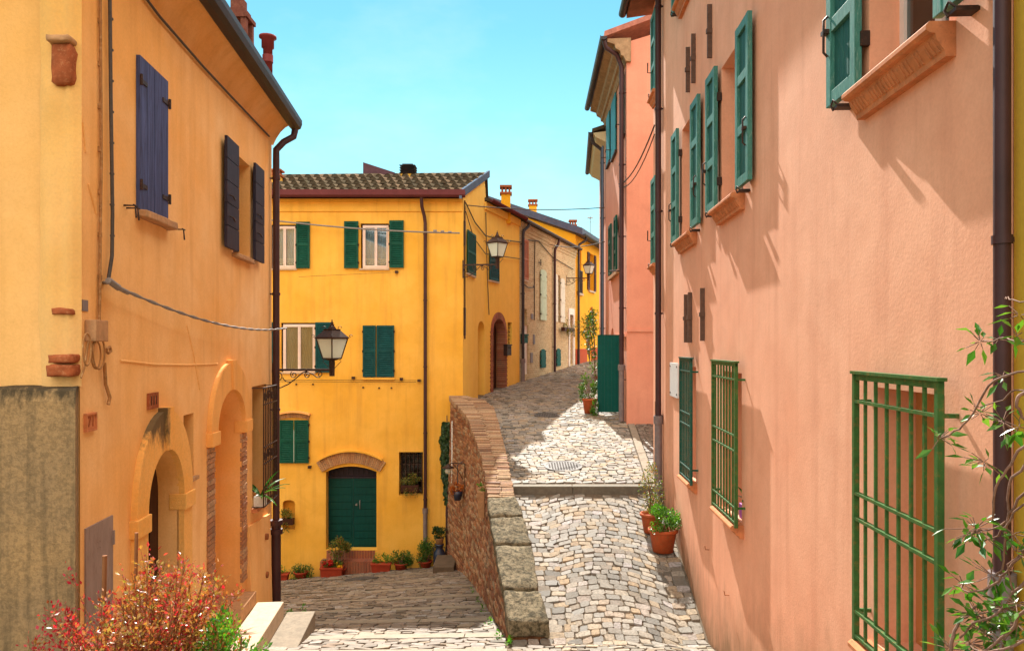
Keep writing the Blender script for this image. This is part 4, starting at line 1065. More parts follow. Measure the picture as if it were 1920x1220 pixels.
def grille(w, s0, s1, n, m_, p=.10):
    b = MB(); z0, z1 = -1.985, -.19
    for e in (s0, s1): b.wbox(RW, e-.018, e+.018, z0-.02, z1, p-.018, p+.018)
    b.wbox(RW, s0-.03, s1+.03, z1, z1+.02, p-.028, p+.028); b.wbox(RW, s0-.018, s1+.018, z1-.04, z1-.0, p-.012, p+.012)
    for k in range(1, n+1):
        s_ = s0+(s1-s0)*k/(n+1); b.wbox(RW, s_-.009, s_+.009, z0+.01, z1-.002, p-.009, p+.009)
    for z in (-.375, -.995, -1.165, -1.79, -1.955): b.wbox(RW, s0+.018, s1-.018, z-.010, z+.010, p-.017, p+.017)
    for e in (s0, s1):
        for z in (-.375, -1.79): b.wbox(RW, e-.01, e+.01, z-.012, z+.012, -.03, p-.018)
    part(b, 'window_grille', m_, H)
    part(sill_profile(RW, w[0]-.09, w[1]+.07, w[2]-.01, .15, .15), 'window_sill', 'terracotta', H)
grille(lo_w[2], 3.99, 5.06, 6, 'grille'); grille(lo_w[0], 8.22, 9.34, 7, 'grille'); grille(lo_w[1], 10.72, 11.56, 6, 'grille_dark')
for i, (x_, y0_, y1_) in enumerate(((1291, 89, 173), (1301.5, 64, 156), (1332, 9, 109), (1287.5, 552, 642), (1295, 548, 642), (1318.5, 540, 639))):
    s_, za = RW.px(x_, y0_, .02); _, zb = RW.px(x_, y1_, .02); b = MB(); wd = .03
    b.wbox(RW, s_-wd/2, s_+wd/2, zb, za, 0, .062); b.wbox(RW, s_-wd*.9, s_+wd*.9, (za+zb)/2-.03, (za+zb)/2+.03, .0, .074); part(b, 'wall_anchor', 'anchor', H)
b = MB(); s0_, s1_ = 3.2, 15.5
b.extrude_profile(RW, [(-.3, 6.90), (.50, 6.80), (.50, 6.90), (-.3, 7.1)], s0_, s1_); part(b, 'eaves', painted('brown eaves boards', (.22, .09, .055), .8, .3), H)
b = MB(); A, B_ = RW.pt(s0_, 6.92, .52), RW.pt(s1_, 6.92, .52); C_, D_ = RW.pt(s1_, 9.4, -6.3), RW.pt(s0_, 9.4, -6.3); up = Vector((0, 0, .12)); b.hexa([A, B_, C_, D_, A+up, B_+up, C_+up, D_+up]); part(b, 'roof', 'tile', H)
gutter(H, RW, s0_, s1_+.03, 6.90, .58, .08, 'dark_metal')
pipe_run(H, RW, 13.88, 6.6, -2.9, .055, .09, [(13.88, 6.85, .55), (13.88, 6.72, .45), (13.88, 6.65, .15)], 'brown_metal', -1.4)
b = MB(); b.tube([RW.pt(14.12, -1.05, .07), RW.pt(14.12, -2.65, .07)], .05, 8); part(b, 'rusty_pipe', 'rust', H)
pipe_run(H, RW, 3.525, 6.5, -2.6, .038, .05, None, 'brown_metal', -1.17)
q = RW.rect(1257.5, 1272, 680, 744, .02)
t = thing('wall_plaque', 'white marble plaque on the pink wall beside the far downpipe', 'plaque', RW.pt((q[0]+q[1])/2, q[2], 0))
b = MB(); b.wbox(RW, q[1]+.0, q[0], q[2], q[3], .012, .035); part(b, 'slab', 'marble', t, .004)
b = MB()
for e in (q[1]+.06, q[0]-.06):
    for z in (q[2]+.06, q[3]-.06): b.tube([RW.pt(e, z, 0), RW.pt(e, z, .045)], .016, 8)
part(b, 'stud', 'iron', t)
b = MB()
for (x_, y_) in ((1367, 1115), (1330, 1030)):
    s_, z_ = RW.px(x_, y_); b.tube([RW.pt(s_, z_, 0), RW.pt(s_, z_, .05), RW.pt(s_, z_+.05, .06)], .006, 5)
part(b, 'wall_hook', 'rust', H)

# yellow house at the right edge
H2 = thing('mustard_house', 'mustard yellow house wall at the right edge beyond the near downpipe', 'house', (5, 1, -3))
b = MB(); poly_face(b, [RW.pt(3.552, -4, -.02), RW.pt(-4, -4, -.02), RW.pt(-4, 6, -.02), RW.pt(3.552, 6, -.02)])
A, B_ = RW.pt(3.552, 0, -.02), RW.pt(-4, 0, -.02)
b.hexa([(A.x+.01, A.y, -4), (B_.x+.01, B_.y, -4), (8, -4, -4), (8, 3.552, -4), (A.x+.01, A.y, 6), (B_.x+.01, B_.y, 6), (8, -4, 7), (8, 3.552, 7)])
part(b, 'wall', 'yellow_right', H2)
b = MB(); b.extrude_profile(RW, [(.4, 5.95), (.4, 6.08), (-6, 8.1), (-6, 7.95)], -4.2, 3.48); part(b, 'roof', 'tile_dark', H2)

# ------------------------------------------------------------------ YELLOW CORNER HOUSE
H = thing('yellow_house', 'ochre yellow corner house with teal door and tiled roof ending the lower lane', 'house', (-5, 23, -6.5))
def yr(x0, x1, yt, yb): return YF.rect(x0, x1, yt, yb)
wA = yr(507, 556, 421, 503); wB = yr(676, 729, 419, 503); wC = yr(527, 591, 605, 697); wD = yr(682, 738, 612, 706)
wE = yr(527, 577, 789, 866); wG = yr(748, 793, 847, 928); nH = yr(530, 553, 937, 992)
dr = (YF.px(611, 0)[0], YF.px(706, 0)[0], YF.px(0, 1030)[1], YF.px(0, 884)[1], YF.px(0, 875)[1]-YF.px(0, 884)[1]+.02)
zE = 4.28
b = MB()
ops = [(rect_poly(*wA), .10), (rect_poly(*wB), .12), (rect_poly(*wC), .10), (rect_poly(*wD), .05), (rect_poly(*wE), .05), (rect_poly(*wG), .30), (arch_poly(nH[0], nH[1], nH[2], nH[3]-.09, .09, 10), .25), (seg_poly(*dr), .34)]
xc_ = -1.413
panel(b, YF, [(-11, -7.8), (xc_, -7.8), (xc_, zE), (-11, zE)], ops)
b.wbox(YF, wG[0]-.05, wG[1]+.05, wG[2]-.05, wG[3]+.05, -.36, -.30, 1); b.wbox(YF, nH[0]-.05, nH[1]+.05, nH[2]-.05, nH[3]+.05, -.29, -.25, 0)
b.wbox(YF, -11, xc_-.02, zE-.42, zE+.02, -.01, .045); b.wbox(YF, -11, xc_-.02, zE-.16, zE+.03, -.01, .10)
part(b, 'wall', ['yellow', 'black'], H)
b = MB()
TS = 24.9                                                 # where the terrace begins
nq = YC.rect(896, 906, 600, 745)
panel(b, YC, [(21.5, -7), (TS, -3), (TS, 5.55), (21.5, 4.42)], [(arch_poly(nq[0], nq[1]+.25, -1.75, .5, .3), .8)])
b.wprism(YC, arch_poly(nq[0]-.05, nq[1]+.30, -1.8, .5, .34), -.86, -.80)
q = YC.pt(TS, 0); poly_face(b, [(q.x, q.y, -3), (q.x, q.y+1.7, -3), (q.x, q.y+1.7, 5.2), (q.x, q.y, 5.55)]); poly_face(b, [(q.x, 26.6, -3), (-11, 26.6, -3), (-11, 26.6, 4.5), (q.x, 26.6, 5.2)])
part(b, 'side_wall', 'yellow_side', H)
# roof: rows of cover tiles over a deck, gutter, pale metal verge
b = MB(); yA = 21.14; zA = 4.27
rx = lambda y: -4.573+.147*y
yR = lambda x: 23.4+(x+7)*(25.3-23.4)/6.2                 # the ridge runs back to the right
zR = lambda x: 5.26+(x+7)*(5.76-5.26)/6.2
rz = lambda x, y: zA+(y-yA)*(zR(x)-zA)/(yR(x)-yA)
for k in range(20):
    xs = [(-11+(rx(yA)+11)*f, -11+(rx(25.5)+11)*f) for f in (k/20, (k+1)/20)]
    P = []
    for (xa, xb) in xs:
        yr_ = yR(xb); P.append([(xa, yA, zA-.02), (xb, yr_, zR(xb)-.02), (xb, 27., 4.6)])
    b.add([P[0][0], P[1][0], P[1][1], P[0][1], P[0][2], P[1][2]], [(0, 1, 2, 3), (3, 2, 5, 4)], 1)
    b.add([(v[0], v[1], v[2]-.09) for v in (P[0][0], P[1][0], P[1][1], P[0][1])], [(0, 1, 2, 3)], 1)
nrow = 5
f_up = lambda f: 1.
for j in range(nrow):
    x = -8.3
    while x < rx(yA)-.05:
        f0, f1 = j/nrow-.012, (j+1)/nrow+.014
        jx = R.uniform(-.012, .012); jz = R.uniform(-.008, .012); sk = R.uniform(-.02, .02); vs = []
        for (f, rr, lift) in ((f0, .104, .105), (f1, .075, -.01)):
            u_ = (x+11)/(rx(yA)+11); xx = x+f*u_*(rx(25.5)-rx(yA)); yy = yA+f*(yR(xx)-yA)
            for k in range(7):
                a = math.pi*k/6; vs.append((xx+jx+(sk if f == f1 else 0)+rr*math.cos(a), yy, rz(xx, yy)+lift*f_up(f)+jz+rr*1.0*math.sin(a)))
        b.add(vs, [(k, k+1, 8+k, 7+k) for k in range(6)], 0, True); b.add([(v[0], v[1]+.02, v[2]) for v in vs[:7]], [(6, 5, 4, 3, 2, 1, 0)], 1)
        x += .25
roof = part(b, 'roof', ['tile', 'tile_dark'], H)
b = MB(); x = -8.3
while x < rx(25.5)-.1:
    x2 = min(x+.33, rx(25.5)); b.tube([(x, yR(x)+.02, zR(x)+.03), (x2, yR(x2)+.02, zR(x2)+.035)], .085, 8); x += .3
subpart(b, 'ridge_tiles', 'tile', roof, H)
b = MB(); V = [(rx(y_), y_) for y_ in (21.05, 22.4, 23.9, 25.55)]
for (a, c) in zip(V, V[1:]):
    za, zc = rz(*a), rz(*c)
    b.hexa([(a[0]-.01, a[1], za-.09), (a[0]+.06, a[1], za-.09), (c[0]+.06, c[1], zc-.09), (c[0]-.01, c[1], zc-.09), (a[0]-.01, a[1], za+.14), (a[0]+.06, a[1], za+.14), (c[0]+.06, c[1], zc+.14), (c[0]-.01, c[1], zc+.14)])
part(b, 'verge_board', 'light_metal', H)
b = MB(); b.extrude_profile(YF, [(.22, 4.40), (.22, 4.24), (.30, 4.20), (.40, 4.20), (.47, 4.25), (.48, 4.40), (.46, 4.40), (.44, 4.30), (.25, 4.36)], -11, -1.33); part(b, 'gutter', 'purple_metal', H)
s_ = YF.px(798, 0)[0]
pipe_run(H, YF, s_, 3.5, -5.75, .05, .09, [(s_-.08, 4.2, .34), (s_-.07, 3.95, .30), (s_-.02, 3.7, .12)], 'brown_metal', -4.75)
b = MB(); q = at(766, 320, 24.3); b.box(q.x-.22, q.x+.22, 24.0, 24.5, 5.2, 5.52, 1)
for k in range(4): b.hexa([(q.x-.20, 24.02, 5.52+.08*k), (q.x+.20, 24.02, 5.52+.08*k), (q.x+.20, 24.48, 5.52+.08*k), (q.x-.20, 24.48, 5.52+.08*k), (q.x-.26, 23.96, 5.565+.08*k), (q.x+.26, 23.96, 5.565+.08*k), (q.x+.26, 24.54, 5.565+.08*k), (q.x-.26, 24.54, 5.565+.08*k)])
b.box(q.x-.17, q.x+.17, 24.05, 24.45, 5.54, 5.86); subpart(b, 'chimney', ['dark_metal', 'yellow'], roof, H, 0, 'chimney with dark louvred cap')
b = MB(); q0, q1 = at(683, 307, 24.4), at(742, 325, 24.4); b.hexa([(q0.x, 24.2, 5.2), (q1.x, 24.2, 5.2), (q1.x, 24.9, 5.2), (q0.x, 24.9, 5.2), (q0.x, 24.2, q0.z), (q1.x, 24.2, q1.z-.02), (q1.x, 24.9, q1.z-.02), (q0.x, 24.9, q0.z)]); subpart(b, 'dormer', painted('dark red dormer cladding', (.09, .04, .05), .6, .3), roof, H)
b = MB(); q = at(520, 340, 22.4); b.box(q.x-.13, q.x+.13, 22.2, 22.5, 4.6, 5.05, 1); b.box(q.x-.17, q.x+.17, 22.16, 22.54, 5.05, 5.10); 
for e in (-.11, .05): b.box(q.x+e, q.x+e+.06, 22.2, 22.5, 5.10, 5.2)
b.box(q.x-.18, q.x+.18, 22.15, 22.55, 5.2, 5.25); subpart(b, 'chimney', ['brickred', 'yellow'], roof, H, 0, 'small chimney with red brick cap')
# windows and shutters of the front
for (w, med, cur, p_) in ((wA, True, 'curtain', -.04), (wB, True, 'curtain', -.06), (wC, False, 'curtain_green', -.03)):
    o = casement(H, YF, w[0]+.05, w[1], w[2], w[3]-.04, p_, cur, med)
    b = MB(); b.wbox(YF, w[0]-.03, w[1]+.02, w[2]-.05, w[2]-.003, -.08, .05); subpart(b, 'window_sill', 'cream_stone', o, H)
def lv(x0, x1, yt, yb, m_, p=.035, W=YF, hs=0):
    q = W.rect(x0, x1, yt, yb, p); o = part(louver(W, q[0], q[1], q[2], q[3], p), 'shutter', m_, H)
    subpart(hinges(W, q[0] if hs == 0 else q[1], q[2], q[3], p-.01), 'hinge', 'iron', o, H); return o
lv(555.5, 581, 416, 503, 'green', hs=0); lv(481, 506, 417, 503, 'green', hs=1)
lv(645.5, 672, 415, 503, 'green', hs=1); lv(730, 757, 413.5, 502, 'green', hs=0)
lv(591.5, 622, 604, 698, 'green_teal', hs=0); lv(497, 522, 604, 698, 'green_teal', hs=1)
lv(680.5, 704.5, 610, 706.5, 'green_teal', hs=0); lv(706.5, 739, 610, 706.5, 'green_teal', hs=1)
lv(524, 550.5, 787, 867.5, 'green', hs=0); lv(552, 579, 787, 867.5, 'green', hs=1)
q = YF.rect(679, 740, 707, 710); b = MB(); b.wbox(YF, q[0], q[1], q[2]-.02, q[3]-.01, 0, .06); part(b, 'window_sill', 'yellow', H)
# brick hoods
def voussoirs(W, c, half, zs, rise, hgt, n, p0, p1):
    b = MB()
    for k in range(n):
        def P(t, o_): u = 2*t-1; x = c+half*u; z = zs+rise*(1-u*u); nx_, nz_ = u*2*rise/half, 1.; l_ = math.hypot(nx_, nz_); return x+nx_/l_*o_, z+nz_/l_*o_
        t0, t1 = (k+.06)/n, (k+.94)/n; a0, a1_, a2_, a3_ = P(t0, 0), P(t1, 0), P(t1, hgt), P(t0, hgt); e = R.uniform(0, .012)
        b.hexa([W.pt(*a0, p0), W.pt(*a1_, p0), W.pt(*a1_, p1+e), W.pt(*a0, p1+e), W.pt(*a3_, p0), W.pt(*a2_, p0), W.pt(*a2_, p1+e), W.pt(*a3_, p1+e)])
    return b
c = (dr[0]+dr[1])/2
part(voussoirs(YF, c, (dr[1]-dr[0])/2+.10, dr[3]-.0, dr[4]+.10, .32, 34, -.02, .05), 'brick_arch', 'bricks_tan', H)
b = MB(); inner = []; outer = []
for k in range(17):
    u = 2*k/16-1; x = c+((dr[1]-dr[0])/2+.18)*u; z = dr[3]+.33+(dr[4]+.10)*(1-u*u); inner.append((x, z)); outer.append((x, z+.05))
band(b, YF, inner, outer, -.01, .13); part(b, 'arch_ledge', 'yellow', H)
c2 = (wE[0]+wE[1])/2
part(voussoirs(YF, c2, .42, YF.px(0, 786)[1], .06, .13, 18, -.02, .05), 'brick_hood', 'bricks_tan', H)
b = MB(); inner = []; outer = []
for k in range(13):
    u = 2*k/12-1; x = c2+.47*u; z = YF.px(0, 776)[1]+.08*(1-u*u); inner.append((x, z-.03)); outer.append((x, z+.02))
band(b, YF, inner, outer, -.01, .15); part(b, 'hood_ledge', 'cream_trim', H)
# door
d0, d1 = YF.px(622, 0, -.33)[0], YF.px(705, 0, -.33)[0]
b = MB(); zb = dr[2]; zt = YF.px(0, 896, -.3)[1]
for k in range(2):
    a, c_ = (dr[0]+(dr[1]-dr[0])*k/2, dr[0]+(dr[1]-dr[0])*(k+1)/2); b.wbox(YF, a+.004, c_-.004, zb, zt, -.34, -.29)
    for j in range(9): b.wbox(YF, a+.05, c_-.05, zb+.05+(zt-zb-.1)*j/9+.008, zb+.05+(zt-zb-.1)*(j+1)/9-.008, -.29, -.276)
o = part(b, 'door', 'green_door', H)
b = MB(); xm = (dr[0]+dr[1])/2; b.tube([YF.pt(xm+.10, -4.62, -.275), YF.pt(xm+.10, -4.62, -.22)], .03, 8); b.tube([YF.pt(xm+.2, -4.5, -.27), YF.pt(xm+.2, -4.52, -.23), YF.pt(xm+.2, -4.72, -.23), YF.pt(xm+.2, -4.75, -.27)], .012, 6); subpart(b, 'handle', 'steel', o, H)
b = MB(); b.wbox(YF, dr[0], dr[1], zt, dr[3]+.5, -.40, -.33); 
for k in range(1, 10): b.wbox(YF, dr[0]+(dr[1]-dr[0])*k/10-.008, dr[0]+(dr[1]-dr[0])*k/10+.008, zt+.05, dr[3]+.2, -.33, -.31)
b.wbox(YF, dr[0], dr[1], zt, zt+.06, -.33, -.27); part(b, 'transom', 'dark_wood', H)
b = MB()
for i in range(6): b.wbox(YF, wG[0]+(wG[1]-wG[0])*(i+.5)/6-.008, wG[0]+(wG[1]-wG[0])*(i+.5)/6+.008, wG[2], wG[3], -.20, -.184)
for j in range(5): b.wbox(YF, wG[0], wG[1], wG[2]+(wG[3]-wG[2])*(j+.5)/5-.008, wG[2]+(wG[3]-wG[2])*(j+.5)/5+.008, -.204, -.19)
part(b, 'window_bars', 'iron', H)
b = MB(); b.wbox(YF, wG[0], wG[1], wG[2], wG[3], -.29, -.27); part(b, 'pane', 'glass', H)
# clothes line rail and little fittings
b = MB()
for (x0, x1, y_) in ((520, 790, 712), (520, 780, 715)): b.tube([YF.pt(*YF.px(x0, y_, .1), .1), YF.pt(*YF.px(x1, y_+1, .1), .1)], .006, 5)
b.tube([YF.pt(*YF.px(560, 519, .1), .1), YF.pt(*YF.px(745, 510, .1), .1)], .004, 4)
for (x_, y_) in ((662, 709), (752, 711), (785, 714), (743, 511), (580, 876)): s_, z_ = YF.px(x_, y_, .05); b.wbox(YF, s_-.03, s_+.05, z_-.02, z_+.05, 0, .12)
for (x_, y_) in ((556, 720), (587, 720), (681, 726), (711, 727), (734, 727)): s_, z_ = YF.px(x_, y_); b.tube([YF.pt(s_, z_, 0), YF.pt(s_, z_, .04)], .025, 8)
part(b, 'line_fitting', 'iron', H)
# side shutter of the corner house
q = YC.rect(876, 891, 436, 514, .03); o = part(louver(YC, q[0], q[1], q[2], q[3], .03), 'shutter', 'green', H); b = MB(); b.wbox(YC, q[0]-.02, q[1]+.02, q[2]-.06, q[2]-.01, 0, .06); part(b, 'window_sill', 'cream_stone', H)
b = MB(); b.tube([YC.pt(21.62, 4.2, .03), YC.pt(21.62, 2.2, .03), YC.pt(21.63, .2, .03)], .022, 6); b.wbox(YC, 21.58, 21.68, .3, 1.1, 0, .05); b.wbox(YC, 21.58, 21.66, 2.9, 3.6, 0, .05); part(b, 'cable_duct', 'iron', H)
# door steps
t = thing('door_steps', 'brick and stone steps up to the teal door of the yellow house', 'steps', YF.pt(c, -6.6, .3))
b = MB(); x0, x1 = dr[0]+.02, dr[1]-.02
x = x0
while x < x1-.02: b.wbox(YF, x+.003, min(x+.075, x1)-.003, -6.5, dr[2]-.02, -.4, .02); x += .078
part(b, 'step', 'bricks_red', t, 0, 'upper brick step')
b = MB(); x = x0-.1
while x < x1-.0: b.wbox(YF, x+.003, min(x+.075, x1)-.003, -6.7, dr[2]-.24, .025, .36); x += .078
part(b, 'step', 'bricks_red', t, 0, 'lower brick step')
b = MB(); b.wbox(YF, x0+.12, x1-.1, -6.8, -6.47, .37, .75); part(b, 'step', 'grey_stone', t, .015, 'grey stone bottom step')

# ------------------------------------------------------------------ TERRACE ROW BEHIND (yellow, brick, deep yellow)
def sroof(parent, W, s0, s1, z, mat='tile_dark', depth=3., rise=.75, th=.10):
    b = MB(); A, B_, C_, D_ = W.pt(s0, z, .20), W.pt(s1, z, .20), W.pt(s1, z+rise, -depth), W.pt(s0, z+rise, -depth); u = Vector((0, 0, th)); b.hexa([A, B_, C_, D_, A+u, B_+u, C_+u, D_+u]); return part(b, 'roof', mat, parent)
H = thing('terrace_house', 'ochre yellow terrace house with brick arched doorway beside the street lamp', 'house', YS.pt(26.7, -1.6, -2))
bd = YS.rect(923, 946, 597, 735); bw_ = YS.rect(952, 960, 604, 646); b = MB()
bdo = (bd[0], bd[1], -1.6, YS.px(935, 622)[1], YS.px(935, 597)[1]-YS.px(935, 622)[1])
panel(b, YS, [(24.9, -3), (28.5, -3), (28.5, 4.8), (24.9, 4.8)], [(arch_poly(*bdo), .35), (rect_poly(*bw_), .25)])
b.wbox(YS, bw_[0]-.05, bw_[1]+.05, bw_[2]-.05, bw_[3]+.05, -.3, -.25, 1)
q0, q1 = YS.pt(24.9, 0, -3), YS.pt(28.5, 0, -3); a, c_ = YS.pt(28.5, 0), YS.pt(24.9, 0)
poly_face(b, [(c_.x, c_.y, -3), (q0.x, q0.y, -3), (q0.x, q0.y, 5.45), (c_.x, c_.y, 4.8)]); poly_face(b, [(a.x, a.y, -3), (q1.x, q1.y, -3), (q1.x, q1.y, 5.45), (a.x, a.y, 4.8)])
b.wbox(YS, 24.91, 28.49, 4.55, 4.8, -.01, .06)
part(b, 'wall', ['yellow_side', 'black'], H)
roof = sroof(H, YS, 24.9, 28.55, 4.8)
gutter(H, YS, 24.93, 28.6, 4.86, .24, .08, 'purple_metal')
c = (bd[0]+bd[1])/2; h = (bd[1]-bd[0])/2; b = MB(); n = 17
for k in range(n):
    t0, t1 = math.pi*(k+.05)/n, math.pi*(k+.95)/n; e = R.uniform(0, .01)
    P = [(c+(h-.015)*math.cos(t0), bdo[3]+(bdo[4]-.015)*math.sin(t0)), (c+(h-.015)*math.cos(t1), bdo[3]+(bdo[4]-.015)*math.sin(t1)), (c+(h+.16)*math.cos(t1), bdo[3]+(bdo[4]+.22)*math.sin(t1)), (c+(h+.16)*math.cos(t0), bdo[3]+(bdo[4]+.22)*math.sin(t0))]
    b.hexa([YS.pt(*P[0], -.3), YS.pt(*P[1], -.3), YS.pt(*P[1], .03+e), YS.pt(*P[0], .03+e), YS.pt(*P[3], -.3), YS.pt(*P[2], -.3), YS.pt(*P[2], .03+e), YS.pt(*P[3], .03+e)])
for e in (-1, 1):
    z = -1.6; k = 0
    while z < bdo[3]-.03:
        s0_, s1_ = sorted((c+e*(h-.015), c+e*(h+.17+(.04 if k % 2 else 0)))); b.wbox(YS, s0_, s1_, z+.004, z+.066, -.3, .03+R.uniform(0, .01)); z += .07; k += 1
part(b, 'brick_surround', 'bricks_red', H)
b = MB(); b.wprism(YS, arch_poly(bd[0], bd[1], -1.6, bdo[3], bdo[4]), -.36, -.31); part(b, 'door', 'door_brown', H)
q = YS.rect(917.5, 935, 457, 526, .03); part(louver(YS, q[0], q[1], q[2], q[3], .03), 'shutter', 'green_teal', H); b = MB(); b.wbox(YS, q[0]-.02, q[1]+.02, q[2]-.06, q[2]-.01, 0, .06); part(b, 'window_sill', 'cream_stone', H)
b = MB()
for j in range(6): b.wbox(YS, bw_[0], bw_[1], bw_[2]+(bw_[3]-bw_[2])*(j+.5)/6-.01, bw_[2]+(bw_[3]-bw_[2])*(j+.5)/6+.01, -.1, -.08)
b.wbox(YS, (bw_[0]+bw_[1])/2-.01, (bw_[0]+bw_[1])/2+.01, bw_[2], bw_[3], -.105, -.085); part(b, 'window_bars', 'iron', H)
t = thing('mailbox', 'black mailbox on the ochre terrace wall right of the brick arch', 'mailbox', YS.pt(27, .3, .05))
q = YS.rect(949, 957, 646, 666, .1); b = MB(); b.wbox(YS, q[0], q[1], q[2], q[3], 0, .14); b.wbox(YS, q[0]-.02, q[1]+.02, q[3]-.03, q[3]+.015, 0, .165); part(b, 'body', 'iron', t, .006)
b = MB(); b.wbox(YS, q[0]+.06, q[1]-.06, q[3]-.12, q[3]-.09, .14, .147); part(b, 'slot', 'black', t)

H = thing('brick_house', 'yellowish bare brick house with pale mint shutters in the middle of the row', 'house', YS.pt(32.5, -1.2, -2))
b = MB(); fd = YS.rect(981, 991, 610, 701); fl = YS.rect(980.5, 988.5, 579, 609); wm2 = YS.rect(1044.5, 1050.5, 516, 604)
cg1 = YS.rect(1013, 1022, 654, 689); cg2 = YS.rect(1042.7, 1050, 653, 686); wd_ = YS.rect(1067, 1074, 590, 682)
panel(b, YS, [(28.5, -3), (37, -3), (37, 4.75), (28.5, 4.75)], [(rect_poly(*fd), .12), (rect_poly(fl[0], fl[1], fd[3]+.03, fl[3]), .15), (rect_poly(*wm2), .2), (rect_poly(*wd_), .2)])
a, c_ = YS.pt(37, 0), YS.pt(28.5, 0); q0, q1 = YS.pt(28.5, 0, -3), YS.pt(37, 0, -3)
poly_face(b, [(a.x, a.y, -3), (q1.x, q1.y, -3), (q1.x, q1.y, 5.45), (a.x, a.y, 4.75)])
b.wbox(YS, 28.52, 36.98, 4.58, 4.75, -.01, .10); b.wbox(YS, 28.52, 36.98, 4.44, 4.58, -.01, .06); b.wbox(YS, 28.52, 36.98, 4.32, 4.44, -.01, .03)
part(b, 'wall', 'housebrick', H)
roof = sroof(H, YS, 28.5, 37.1, 4.75)
gutter(H, YS, 28.55, 37.2, 4.8, .24, .08, 'brown_metal')
pipe_run(H, YS, 28.62, 4.2, -1.4, .06, .10, [(28.95, 4.74, .24), (28.9, 4.6, .22), (28.65, 4.4, .12)], 'dark_metal', -.6)
s_ = YS.px(1036, 0)[0]; pipe_run(H, YS, s_, 4.05, -1.15, .06, .10, [(s_+.25, 4.74, .24), (s_+.2, 4.5, .2), (s_, 4.25, .12)], 'brown_metal', None)
q = YS.rect(980.5, 990, 449, 524, .03); part(louver(YS, q[0], q[1], q[2], q[3], .03), 'shutter', 'orange_wood', H, 0, 'orange brown louvred shutter'); b = MB(); b.wbox(YS, q[0]-.05, q[1]+.05, q[2]-.08, q[2]-.01, 0, .07); part(b, 'window_sill', 'cream_stone', H)
def plank_shutter(x0, x1, yt, yb, m_, p=.03, rise=.12):
    q = YS.rect(x0, x1, yt, yb, p); b = MB(); b.wprism(YS, arch_poly(q[0], q[1], q[2], q[3]-rise, rise, 10), p, p+.04)
    for f in (.15, .5, .85): b.wbox(YS, q[0]+.03, q[1]-.03, q[2]+(q[3]-q[2]-rise)*f-.05, q[2]+(q[3]-q[2]-rise)*f+.05, p+.04, p+.055)
    o = part(b, 'shutter', m_, H); b = hinges(YS, q[0], q[2], q[3], p+.005); subpart(hinges(YS, q[1], q[2], q[3], p+.005, b), 'hinge', 'iron', o, H)
plank_shutter(1013, 1023.5, 506, 600, 'pale_green'); plank_shutter(1039.5, 1045, 514, 603, 'pale_white'); plank_shutter(1050.5, 1058, 522, 604, 'pale_white')
b = MB(); b.wbox(YS, wm2[0], wm2[1], wm2[2], wm2[3], -.19, -.12); part(b, 'window', 'white_paint', H)
plank_shutter(1013, 1022, 654, 689, 'green_gate', .02, .2); plank_shutter(1042.7, 1050, 653, 686, 'green_gate', .02, .2)
b = MB(); b.wbox(YS, fd[0], fd[1], fd[2], fd[3], -.11, -.06); part(b, 'door', 'white_paint', H); b = MB(); b.wbox(YS, fl[0], fl[1], fd[3]+.03, fl[3], -.14, -.10); part(b, 'fanlight', 'cream_soffit', H)
b = MB(); e = .16
for r_ in ((wd_[0]-e, wd_[0], wd_[2]-.1, wd_[3]+.3), (wd_[1], wd_[1]+e, wd_[2]-.1, wd_[3]+.3), (wd_[0], wd_[1], wd_[3], wd_[3]+.3)): b.wbox(YS, *r_, -.02, .05)
part(b, 'door_surround', 'white_paint', H); b = MB(); b.wbox(YS, wd_[0], wd_[1], wd_[2], wd_[3]-.5, -.18, -.12); b.wbox(YS, wd_[0], wd_[1], wd_[3]-.5, wd_[3], -.24, -.20, 1); part(b, 'door', ['white_paint', 'black'], H)
b = MB()
b.tube(wallpts(YS, [(1003, 450), (1002, 520), (1002, 600)], .04), .02, 5); b.tube(wallpts(YS, [(990, 450), (1010, 452), (1036, 482), (1075, 505)], .04), .018, 5)
b.tube(wallpts(YS, [(984, 534), (990, 539), (1000, 539), (1002, 534)], .05), .02, 5); b.tube(wallpts(YS, [(1010, 492), (1015, 492)], .05), .02, 5); b.tube(wallpts(YS, [(1014, 486), (1014, 498)], .05), .02, 5)
part(b, 'wall_wire', 'iron', H)
b = MB()
for r_ in ((994, 998, 661, 680), (999, 1002, 627, 645), (995, 999, 588, 598)): q = YS.rect(*r_, .0); b.wbox(YS, q[0], q[1], q[2], q[3], 0, .03)
part(b, 'meter_box', 'grey_iron', H)
t = thing('mailbox', 'dark green mailbox on the pale door of the brick house', 'mailbox', YS.pt(29, .4, .05))
q = YS.rect(981, 988, 627, 643, .1); b = MB(); b.wbox(YS, q[0], q[1], q[2], q[3], -.05, .14); b.wbox(YS, q[0]-.03, q[1]+.03, q[3]-.03, q[3]+.02, -.05, .17); part(b, 'body', 'green_gate', t, .006)
b = MB(); b.wbox(YS, q[0]+.08, q[1]-.08, q[3]-.12, q[3]-.09, .14, .147); part(b, 'slot', 'black', t)

